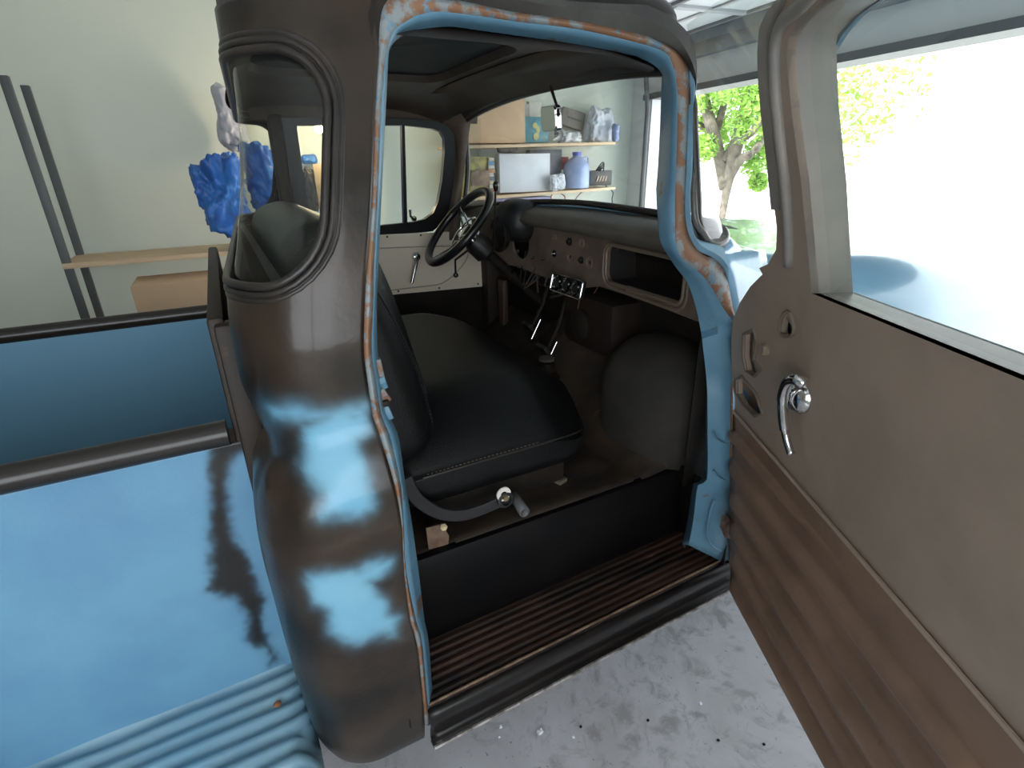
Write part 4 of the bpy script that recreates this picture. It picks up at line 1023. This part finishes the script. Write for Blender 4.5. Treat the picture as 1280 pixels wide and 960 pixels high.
st_('wall_back', gbox(MB(), U0-.12, U0, V0, 0, 0, ZC), mat('back_wall_paint', (.50, .46, .40), .8))
w_ = MB(); gbox(w_, 0, .12, JL, 0, 0, ZC); gbox(w_, 0, .12, V0, JR, 0, ZC); gbox(w_, 0, .12, JR, JL, ZO, ZC)
st_('wall_front', w_, mat('front_wall_grey', (.70, .71, .71), .8))
st_('trim_1', gbox(MB(), -.02, .16, JL-.10, JL, 0, ZO), M_white)
st_('trim_2', gbox(MB(), -.02, .16, JR, JR+.10, 0, ZO), M_white)
t_ = MB(); gbox(t_, -.05, .16, JR, JL, ZO-.03, ZO+.015); st_('trim_3', t_, M_dk)
st_('trim_4', gbox(MB(), -.09, .0, JR-.2, JL+.1, 2.25, 2.33), mat('beam_grey', (.30, .30, .29), .6))
st_('trim_5', gbox(MB(), -.04, .0, JR-.2, JL+.1, 2.33, 2.48), mat('beam_blue_grey', (.42, .48, .55), .6))
# raised sectional door with tracks
gd = empty('sectional_garage_door', G(-.3, -2.6, 2.38), 'white sectional garage door rolled up overhead below the ceiling', 'garage door')
def gl_(p): return p-G(-.3, -2.6, 2.38)
for k in range(4):
    u1 = -.22-.56*k; u0 = u1-.545
    m_ = MB(); m_.box(gl_(G((u0+u1)/2, -2.66, 2.40)), (.545, 4.6, .045), Rg, .004); s_ = m_.build('door_section', M_gdoor, gd)
    for vv in (-4.9, -3.78, -2.66, -1.54, -.42):
        MB().box(gl_(G((u0+u1)/2, vv, 2.37)), (.54, .05, .02), Rg, .003).build('stile', M_dk if vv in (-4.9, -.42) else mat('stile_grey', (.45, .46, .46), .5), s_)
    MB().box(gl_(G(u1-.01, -2.66, 2.37)), (.03, 4.55, .02), Rg, .003).build('rail', mat('stile_dark', (.16, .165, .17), .5), s_)
    MB().box(gl_(G((u0+u1)/2, -2.66, 2.372)), (.03, 4.4, .012), Rg, .003).build('stiffener', mat('stile_grey', (0, 0, 0)), s_)
for vv in (-.33, -4.99):
    o = MB().tube([G(-.06, vv, .0), G(-.06, vv, 1.95), G(-.10, vv, 2.2), G(-.28, vv, 2.34), G(-2.9, vv, 2.36)], .02, 8).build('door_track', M_dk, None, True)
    tag(o, 'dark metal door track on the %s side of the garage opening' % ('far left' if vv > -1 else 'right'), 'track')
o = MB().box(G(-1.7, -2.6, 2.47), (3.2, .05, .05), Rg, .005).build('opener_rail', M_dk, None, True); tag(o, 'dark opener rail running along the ceiling over the raised door', 'rail')

# ---- shelves on the left wall
def wallY(x): # y of left wall at world x
    return GK.y-(x-GK.x)*math.tan(ga)
def shelf(name, pl, pr, yoff, label, dy=.33, dyr=.33):
    a = at(pl[0], pl[1], Y=wallY(1.9)-dy); b = at(pr[0], pr[1], Y=wallY(2.8)-dyr)
    d = b-a; L_ = d.length; xa = d.normalized(); yb = Vector((0, 0, 1)).cross(xa).normalized(); zc = xa.cross(yb); R = Matrix((xa, yb, zc)).transposed()
    o = MB().box((a+b)/2+yb*.15-Vector((0, 0, .012)), (L_+.02, .31, .022), R, .002).build(name, M_wood, None, True)
    tag(o, label, 'shelf'); return a, b
sa, sb = shelf('wall_shelf', (563, 182), (768, 177), .3, 'upper pine shelf board on the garage wall seen through the windshield')
la, lb = shelf('wall_shelf', (563, 249), (768, 233.5), .3, 'lower pine shelf board on the garage wall seen through the windshield')
for px in (600, 712, 752):
    p = at(px, 200, Y=wallY(2.2)-.02)
    o = MB().box((p.x, p.y, 1.55), (.02, .015, 1.3), None, .002).build('shelf_standard', M_white, None); tag(o, {600: 'white vertical shelf standard near the yellow magazines', 712: 'white vertical shelf standard behind the blue jug', 752: 'white vertical shelf standard at the right end of the shelves'}[px], 'bracket', 'white shelf standards on the garage wall')
def sy(x, f=.2): return wallY(x)-f
def pxb(name, x0, y0, x1, y1, m, label, cat_, f=.22, dep=.12, bev=.003, rot=0, group=None, base=None):
    # a box whose front face fills the given part of the view at its place on the shelf
    yy = wallY(2.2)-f
    for _ in range(4): c = at((x0+x1)/2, (y0+y1)/2, Y=yy); yy = wallY(c.x)-f
    a = at(x0, (y0+y1)/2, Y=yy); b = at(x1, (y0+y1)/2, Y=yy); t = at((x0+x1)/2, y0, Y=yy); d = at((x0+x1)/2, y1, Y=yy)
    o = MB().box((0, 0, 0), (abs(b.x-a.x), dep, t.z-d.z), rotz(-ga+rot) if not isinstance(rot, tuple) else rotz(-ga) @ Matrix.Rotation(rot[0], 3, 'Y'), bev).build(name, m, None)
    o.location = ((a.x+b.x)/2, yy+dep/2, (t.z+d.z)/2)
    tag(o, label, cat_, group); return o
pxb('cardboard_box', 575, 86, 656, 179, M_card, 'large tan cardboard box on the upper shelf, left end', 'box', f=.31, dep=.22)
b = pxb('picture_box', 657, 146, 685.5, 178, mat('teal_print', (.10, .27, .32), .4, var=(.16, .36, .38), vscale=18), 'teal printed box with yellow figures beside the big cardboard box', 'box', f=.29, dep=.07)
for (dx_, dz_, r_) in ((-.02, .03, .022), (.02, .0, .03), (-.01, -.05, .026)): MB().lathe([(0, .001), (r_, 0)], (dx_, -.037, dz_), (0, -1, 0), 14).build('printed_figure', mat('print_yellow', (.55, .50, .20), .5), b)
pxb('small_box', 662, 127, 677, 147, mat('cream_box', (.70, .68, .60), .6), 'small cream box standing behind the teal box', 'box', f=.16, dep=.05)
pxb('small_box', 656.5, 130, 661.5, 147, mat('pale_grey_box', (.5, .5, .47), .6), 'narrow grey box wedged beside the big cardboard box', 'box', f=.16, dep=.05)
c_ = pxb('document_case', 703, 137, 731, 160, mat('taupe_case', (.26, .23, .20), .5), 'taupe padded case leaning above the crumpled plastic', 'case', f=.11, dep=.06, rot=(math.radians(14),), bev=.01)
MB().box((.0, -.042, .0), (.13, .005, .012), Matrix.Rotation(math.radians(14), 3, 'Y')).build('case_band', mat('case_band', (.10, .09, .085), .5), c_)
def blob(name, px, py, w, h, dep, m, label, cat_, f=.25, amp=.25, seed=0, fr=9, group=None, sharp=1, Yp=None, n=26):
    yy = Yp if Yp is not None else wallY(2.3)-f
    c = at(px, py, Y=yy)
    ww = (at(px+w/2, py, Y=yy)-at(px-w/2, py, Y=yy)).length; hh = abs(at(px, py-h/2, Y=yy).z-at(px, py+h/2, Y=yy).z)
    def fn(v):
        k = noise.fractal(Vector(v)*fr+Vector((seed, 0, 0)), .7, 2.2, 4)
        k2 = abs(noise.noise(Vector(v)*fr*2.3+Vector((0, seed, 5))))
        return Vector(v)*(1+amp*k-amp*.7*k2*sharp)
    o = MB().rbox((0, 0, 0), (ww, dep, hh), min(ww, dep, hh)*.42, n, fn=fn).build(name, m, None, 'full'); o.location = c
    tag(o, label, cat_, group); return o
M_film = mat('white_film', (.72, .72, .71), .25, var=(.55, .55, .54), vscale=20)
M_filmc = mat('clear_bag', (.74, .76, .80), .3, var=(.60, .64, .72), vscale=8)
blob('plastic_wrap', 709, 171, 34, 15, .10, M_film, 'crumpled white plastic wrap lying on the upper shelf', 'plastic wrap', f=.30, amp=.5, seed=3, fr=14)
blob('plastic_bag', 749, 158, 28, 42, .13, M_filmc, 'big bulging translucent plastic bag at the right end of the upper shelf', 'bag', f=.24, amp=.32, seed=8, fr=9)
blob('blue_bundle', 769, 166, 6, 20, .07, mat('pale_blue', (.30, .38, .62), .5), 'pale blue bundle tucked at the edge of the translucent bag', 'bundle', f=.38, amp=.3, seed=2)
# lower shelf
pxb('magazine_pile', 578, 196, 611, 246, mat('mag_yellow', (.52, .45, .12), .5, var=(.20, .16, .08), vscale=16), 'yellow covered binder standing left on the lower shelf', 'binder', f=.27, dep=.14)
pxb('brown_box', 590, 213, 612, 232, mat('brown_print', (.16, .09, .06), .5, var=(.30, .20, .12), vscale=30), 'small dark brown carton in front of the yellow binder', 'box', f=.31, dep=.03)
cols = [(.62, .60, .52), (.20, .35, .52), (.65, .62, .58), (.55, .30, .15), (.60, .58, .50), (.15, .18, .22), (.55, .50, .32), (.66, .65, .62), (.42, .16, .12), (.60, .60, .58)]
names_ = ['cream', 'blue', 'white', 'orange', 'ivory', 'black', 'yellow', 'pale', 'red', 'light grey']
pos_ = ['topmost', 'second from the top', 'third from the top', 'fourth from the top', 'fifth from the top', 'sixth from the top', 'seventh from the top', 'eighth from the top', 'ninth from the top', 'lowest']
for k in range(10):
    y0 = 197+4.8*k; pxb('book', 612+random.uniform(0, 1.5), y0, 619+random.uniform(-1, 1.5), y0+4.5, mat('book_%s' % names_[k].replace(' ', '_'), cols[k], .6), '%s book, %s in the stack beside the yellow binder' % (names_[k], pos_[k]), 'book', f=.29, dep=.13, bev=.001, group='books stacked on the lower shelf')
blob('dark_bag', 634, 187, 26, 8, .08, mat('dark_cloth', (.06, .055, .05), .7), 'dark soft pouch lying on top of the white box', 'pouch', f=.26, amp=.3, seed=5)
pxb('file_box', 627, 192, 686.5, 240, mat('white_box', (.78, .80, .84), .5), 'large plain white box on the lower shelf', 'box', f=.31, dep=.10)
gc = pxb('grey_tool_case', 664, 187, 702, 219, mat('case_grey', (.17, .18, .19), .4, var=(.13, .14, .15)), 'dark grey plastic tool case standing behind the white box', 'case', f=.17, dep=.09, bev=.006)
for k in range(6): MB().box((-.02+.028*(k % 3), -.047, .055-.03*(k//3)), (.014, .006, .018)).build('case_slot', mat('slot_dark', (.05, .05, .055), .5), gc)
pxb('red_box', 701.5, 196, 711, 212, mat('red_card', (.42, .07, .06), .5), 'small red box behind the blue jug', 'box', f=.12, dep=.06)
blob('white_towel', 696, 228, 18, 20, .09, mat('towel_white', (.68, .70, .74), .85), 'folded white towel between the white box and the blue jug', 'towel', f=.36, amp=.25, seed=11, fr=16)
# blue water jug
jy = wallY(2.5)-.26; jb = at(720, 235, Y=jy); jt = at(720, 190, Y=jy); jw = (at(733.5, 215, Y=jy)-at(706.5, 215, Y=jy)).length/2; jh = jt.z-jb.z
jug = empty('water_jug', jb, 'translucent pale blue plastic water jug on the lower shelf', 'jug')
mj = mat('jug_blue', (.36, .46, .72), .25, var=(.42, .52, .78), vscale=5)
MB().lathe([(0, 0), (jw*.92, 0), (jw, .01), (jw, jh*.55), (jw*.92, jh*.66), (jw*.55, jh*.82), (jw*.30, jh*.88), (jw*.28, jh*.92)], (0, 0, 0), (0, 0, 1), 28).build('jug_body', mj, jug)
MB().lathe([(jw*.34, jh*.90), (jw*.34, jh), (0, jh)], (0, 0, 0), (0, 0, 1), 20).build('jug_cap', mat('cap_blue', (.12, .16, .55), .4), jug)
MB().tube(cat([(jw*.5, -.01, jh*.82), (jw*.95, -.01, jh*.85), (jw*1.0, -.01, jh*.6), (jw*.9, -.01, jh*.5)], 16), .008, 8).build('jug_handle', mj, jug)
# battery charger with its cables
bc = pxb('battery_charger', 739, 213, 765, 232, mat('charger_dark', (.07, .065, .06), .4), 'dark battery charger wrapped in cables at the right end of the lower shelf', 'charger', f=.27, dep=.12, bev=.01)
for k in range(4): MB().box((-.045+.03*k, -.063, -.005), (.012, .006, .045), Matrix.Rotation(.4, 3, 'Y')).build('charger_clamp', mat('clamp_tan', (.50, .36, .26), .5), bc)
for k in range(5):
    pts = [(-.045+.09*t, -.02-.05*math.sin(PI*t), .05+(.03+.012*k)*math.sin(PI*t)-.10*abs(t-.5)*(k % 2)) for t in [i/12 for i in range(13)]]
    MB().tube(pts, .005, 6).build('charger_cable', mat('cable_black', (.02, .02, .02), .4), bc)
def cable(pts, m, label, Yo=.30):
    P = []
    for (x, y) in pts: P.append(tuple(at(x, y, Y=wallY(2.5)-Yo)))
    o = MB().tube(cat(P, 40), .0045, 6).build('hanging_cable', m, None, 'full'); tag(o, label, 'cable')
cable([(757, 232), (766, 240), (765, 250), (768, 262)], mat('cable_black', (0, 0, 0)), 'black cable hanging off the right end of the lower shelf')
cable([(742, 237), (728, 240), (719, 250), (716, 262)], mat('cable_violet', (.20, .12, .20), .5), 'thin dark cable looping down below the blue jug')
cable([(701, 239), (692, 241), (689, 248), (697, 254), (703, 262)], mat('cable_red', (.40, .06, .10), .5), 'red cable looping below the lower shelf under the towel')
cable([(698, 240), (706, 246), (704, 254), (700, 262)], mat('cable_maroon', (.28, .05, .08), .5), 'maroon cable hanging below the lower shelf beside the red loop')
pxb('storage_tote', 606, 247, 690, 275, mat('tote_violet', (.30, .30, .55), .35, var=(.42, .42, .62)), 'violet blue plastic tote below the lower shelf', 'tote', f=.32, dep=.25, bev=.02)

# ---- things along the left wall further back, seen past and through the cab
RK = -.10
M_tarp = mat('blue_tarp', (.025, .13, .48), .35, var=(.05, .22, .60), vscale=6)
def rackz(px, py, Y): return at(px, py, Y=Y)
rk = empty('storage_rack', (0, 3.3, 0), 'tall dark storage rack along the left garage wall behind the truck cab', 'rack')
for x in (-1.0, .80):
    for y in (3.12, 3.5): MB().box((x, y-3.3, 1.0), (.04, .04, 2.0), None, .003).build('rack_post', M_dk, rk)
for z in (.5, 1.045): MB().box((-.10, 0, z), (1.84, .42, .03), None, .003).build('rack_board', M_wood, rk)
blob('blue_tarp', 337, 238, 50, 104, .24, M_tarp, 'crumpled bright blue tarp heaped on the rack, seen through the corner window', 'tarp', Yp=3.40, amp=.40, seed=21, fr=5, n=40)
blob('blue_tarp', 280, 248, 62, 106, .26, M_tarp, 'crumpled bright blue tarp just left of the cab corner', 'tarp', Yp=3.16, amp=.38, seed=33, fr=5, n=40)
blob('white_sack', 286, 146, 34, 80, .16, mat('sack_white', (.58, .58, .62), .6, var=(.46, .46, .52)), 'white sack with blue print piled above the blue tarp', 'sack', Yp=3.60, amp=.3, seed=41, fr=5)
o = MB().box((0, 0, 0), (.55, .35, .42), None, .004).build('cardboard_box', M_card, None); o.location = (-.42, 3.0, .68+.05); tag(o, 'orange brown cardboard box low on the rack left of the cab', 'box')
p0 = at(397, 205, Y=3.42); p1 = at(412, 300, Y=3.25); p1.z = 1.065
o = strip([p0, p1], .07, .02, Vector((0, 1, 0))).build('leaning_board', mat('board_tan', (.42, .30, .17), .6), None); tag(o, 'narrow tan board leaning on the wall behind the far window', 'board')
blob('blue_pouch', 386, 199, 20, 12, .1, M_tarp, 'small bright blue pouch above the dark bundles', 'pouch', Yp=3.72, amp=.2, seed=5)
blob('blue_pouch', 388, 272, 24, 14, .12, M_tarp, 'small bright blue pouch low beside the leaning board', 'pouch', Yp=3.14, amp=.2, seed=9)
blob('dark_duffel', 388, 240, 18, 62, .12, mat('duffel_dark', (.06, .055, .05), .7), 'dark duffel bag between the blue pouches', 'bag', Yp=3.46, amp=.3, seed=15)

# ---- bare bulbs
def bulb(loc, label, power, r=.03):
    l = empty('ceiling_bulb', loc, label, 'lamp')
    MB().lathe([(0, -r*1.2), (r*.7, -r*.95), (r, -r*.2), (r*.8, r*.6), (r*.45, r*1.2), (r*.42, r*1.5)], (0, 0, 0), (0, 0, 1), 20).build('glass_bulb', mat('bulb_glow', (1, .85, .6), .3, emit=((1, .78, .5), 160)), l)
    MB().lathe([(r*.42, r*1.4), (r*.7, r*1.5), (r*.7, r*2.6), (0, r*2.8)], (0, 0, 0), (0, 0, 1), 16).build('lamp_socket', M_white, l)
    ld = bpy.data.lights.new('bulb_light', 'POINT'); ld.energy = power; ld.color = (1, .80, .56); ld.shadow_soft_size = r*1.3
    lo = bpy.data.objects.new('bulb_light', ld); COL.objects.link(lo); lo.location = Vector(loc)-Vector((0, 0, r*2.2)); return l
bulb(at(398, 160, Y=3.34), 'small warm lamp glowing on the wall, seen through the corner window', 4, .028)
def hit_normal(px, py):
    p = side(px, py); best = min(((S(u*.004, z)-p).length, u*.004, z) for u in range(80) for z in [p.z])
    u, z = best[1], best[2]; t1 = S(u+.01, z)-S(u-.01, z); t2 = S(u, z+.012)-S(u, z-.012); n = t1.cross(t2).normalized()
    if n.dot(CC-p) < 0: n = -n
    return p, n
hp_, hn_ = hit_normal(437, 573); vd = (CC-hp_).normalized(); rl = (hn_*2*vd.dot(hn_)-vd).normalized(); print('bulge', hp_, hn_, 'reflect', rl, 'ceiling hit', hp_+rl*((2.45-hp_.z)/max(rl.z, .05)))
bulb((-.355, -2.19, 2.45), 'warm bare bulb under the garage ceiling behind the truck', 34, .04)

# ---- debris on the floor
M_chip = mat('paint_chip', (.75, .76, .80), .5)
chips = [((675, 915), 'irregular white paint chip, largest of the crumbs on the concrete', .010), ((717, 921), 'round white crumb beside the largest chip', .005), ((876, 879), 'white crumb farther out toward the open door', .006), ((626, 908), 'white crumb close to the rocker panel', .006), ((624, 921), 'tiny white crumb below the one near the rocker', .004)]
for (q, lb_, r_) in chips:
    p = at(*q, Z=.004); o = MB().rbox((0, 0, 0), (r_*1.6, r_*1.2, r_), r_*.3, 5, fn=lambda v: Vector(v)*(1+.5*noise.noise(Vector(v)*300))).build('paint_chip', M_chip, None); o.location = (p.x, p.y, r_*.45)
    tag(o, lb_, 'debris', 'crumbs on the garage floor')
for (q, lb_) in [((726, 908), 'dark pebble beside the round white crumb'), ((810, 900), 'dark pebble lying alone mid floor'), ((898, 925), 'dark pebble nearest the lower right floor'), ((955, 930), 'dark pebble farthest right on the floor')]:
    p = at(*q, Z=.003); o = MB().rbox((0, 0, 0), (.008, .007, .005), .002, 4).build('pebble', M_darkin, None); o.location = (p.x, p.y, .002); tag(o, lb_, 'debris', 'dark pebbles on the garage floor')

# ================================================================== OUTSIDE
o = MB().box((23, 0, -.08), (39.0, 80, .12)).build('driveway', mat('driveway_concrete', (.62, .61, .58), .8, var=(.55, .54, .52), vscale=.6), None); o['kind'] = 'structure'
o.location.x = .25
M_bark = mat('bark', (.09, .075, .06), .85, var=(.17, .145, .12), vscale=6, bump=.8, bscale=14)
tree = empty('shade_tree', (at(905, 255, X=9).x, at(905, 255, X=9).y, -.02), 'leafy green tree with a forked trunk outside the garage opening', 'tree')
tl = lambda p: Vector(p)-tree.location
def T9(x, y, X=9): return tl(at(x, y, X=X))
tr = MB()
base = T9(905, 255); 
tr.tube(cat([tuple(Vector((base.x, base.y, 0))), tuple(base), tuple(T9(911, 225)), tuple(T9(921, 180)), tuple(T9(936, 130)), tuple(T9(946, 80)), tuple(T9(950, 20)), tuple(T9(955, -60))], 30), [.06, .07, .09, .12, .15, .16, .16, .15, .13, .10], 14)
tr.build('trunk', M_bark, tree, 'full')
for pts, r0, r1 in [([(907, 235), (900, 200), (893, 170), (884, 140), (878, 100), (872, 50)], .13, .07), ([(912, 222), (925, 200), (942, 190), (958, 168), (985, 150)], .09, .05), ([(905, 200), (918, 180), (940, 165), (965, 130)], .08, .05), ([(893, 175), (880, 160), (860, 150), (835, 145)], .07, .03), ([(936, 130), (965, 90), (1000, 50)], .09, .04), ([(893, 170), (905, 130), (912, 90), (925, 30)], .08, .04)]:
    c = cat([tuple(T9(*p, X=9+.6*random.uniform(-1, 1) if i > 1 else 9)) for i, p in enumerate(pts)], 16)
    MB().tube(c, [r0+(r1-r0)*i/15 for i in range(16)], 10).build('branch', M_bark, tree, 'full')
def leafmat():
    m = bpy.data.materials.new('leaf_green'); m.use_nodes = True; nt = m.node_tree; N = nt.nodes; L = nt.links; b = N['Principled BSDF']
    oi = N.new('ShaderNodeNewGeometry'); rp = N.new('ShaderNodeValToRGB'); rp.color_ramp.elements[0].color = (.20, .38, .05, 1); rp.color_ramp.elements[1].color = (.46, .66, .18, 1)
    L.new(oi.outputs['Random Per Island'], rp.inputs[0]); L.new(rp.outputs[0], b.inputs['Base Color']); b.inputs['Roughness'].default_value = .5
    tr_ = N.new('ShaderNodeBsdfTranslucent'); L.new(rp.outputs[0], tr_.inputs[0]); mx = N.new('ShaderNodeMixShader'); mx.inputs[0].default_value = .5
    L.new(b.outputs[0], mx.inputs[1]); L.new(tr_.outputs[0], mx.inputs[2]); L.new(mx.outputs[0], N['Material Output'].inputs[0]); return m
ML = leafmat()
def leaves(name, cents, n, size, parent):
    v, f = [], []
    for _ in range(n):
        c, R_ = random.choice(cents); d = Vector((random.gauss(0, 1), random.gauss(0, 1), random.gauss(0, 1))).normalized()*R_*random.random()**.45
        p = c+d; a = Vector((random.gauss(0, 1), random.gauss(0, 1), random.gauss(0, .6))).normalized(); b_ = a.cross(Vector((random.gauss(0, 1), random.gauss(0, 1), random.gauss(0, 1)))).normalized()
        s_ = size*random.uniform(.6, 1.3); k = len(v); v += [p-a*s_, p+b_*s_*.45, p+a*s_, p-b_*s_*.45+Vector((0, 0, .02))]; f += [(k, k+1, k+2, k+3)]
    o = MB().add(v, f).build(name, ML, parent, False, recalc=False); o['kind'] = 'stuff'; return o
cents = []
for x, y, R_ in [(880, 110, .55), (900, 95, .5), (925, 105, .5), (948, 100, .5), (885, 150, .5), (905, 165, .45), (938, 150, .45), (880, 185, .28), (945, 200, .35), (960, 175, .5), (930, 60, .9), (880, 50, .9), (840, 120, .6), (836, 170, .35), (990, 120, .8), (1020, 60, 1.0), (980, 20, 1.2), (900, 0, 1.2), (840, 40, 1.0), (1040, 150, .8), (1080, 100, 1.0), (948, 228, .18), (828, 150, .5), (826, 190, .3)]:
    cents.append((T9(x, y, X=9+random.uniform(-.8, .9)), R_))
leaves('foliage', cents, 17000, .055, tree)

# ---- daylight
w = bpy.data.worlds.new('daylight'); bpy.context.scene.world = w; w.use_nodes = True
bg = w.node_tree.nodes['Background']; bg.inputs[0].default_value = (.90, .95, 1.0, 1); bg.inputs[1].default_value = 5.6
sd = bpy.data.lights.new('sun', 'SUN'); sd.energy = 9; sd.angle = math.radians(1.5); sd.color = (1, .96, .88)
so = bpy.data.objects.new('sun', sd); COL.objects.link(so); so.rotation_euler = Vector((.50, .25, -.85)).to_track_quat('-Z', 'Y').to_euler()
sc = bpy.context.scene
sc.view_settings.view_transform = 'Standard'; sc.view_settings.look = 'None'; sc.view_settings.gamma = 1; sc.view_settings.use_curve_mapping = False
sc.view_settings.exposure = 0.0
sc.cycles.max_bounces = 10; sc.cycles.diffuse_bounces = 5; sc.cycles.transparent_max_bounces = 24; sc.cycles.sample_clamp_indirect = 8
for m in bpy.data.materials:
    if '_' in m.keys(): del m['_']
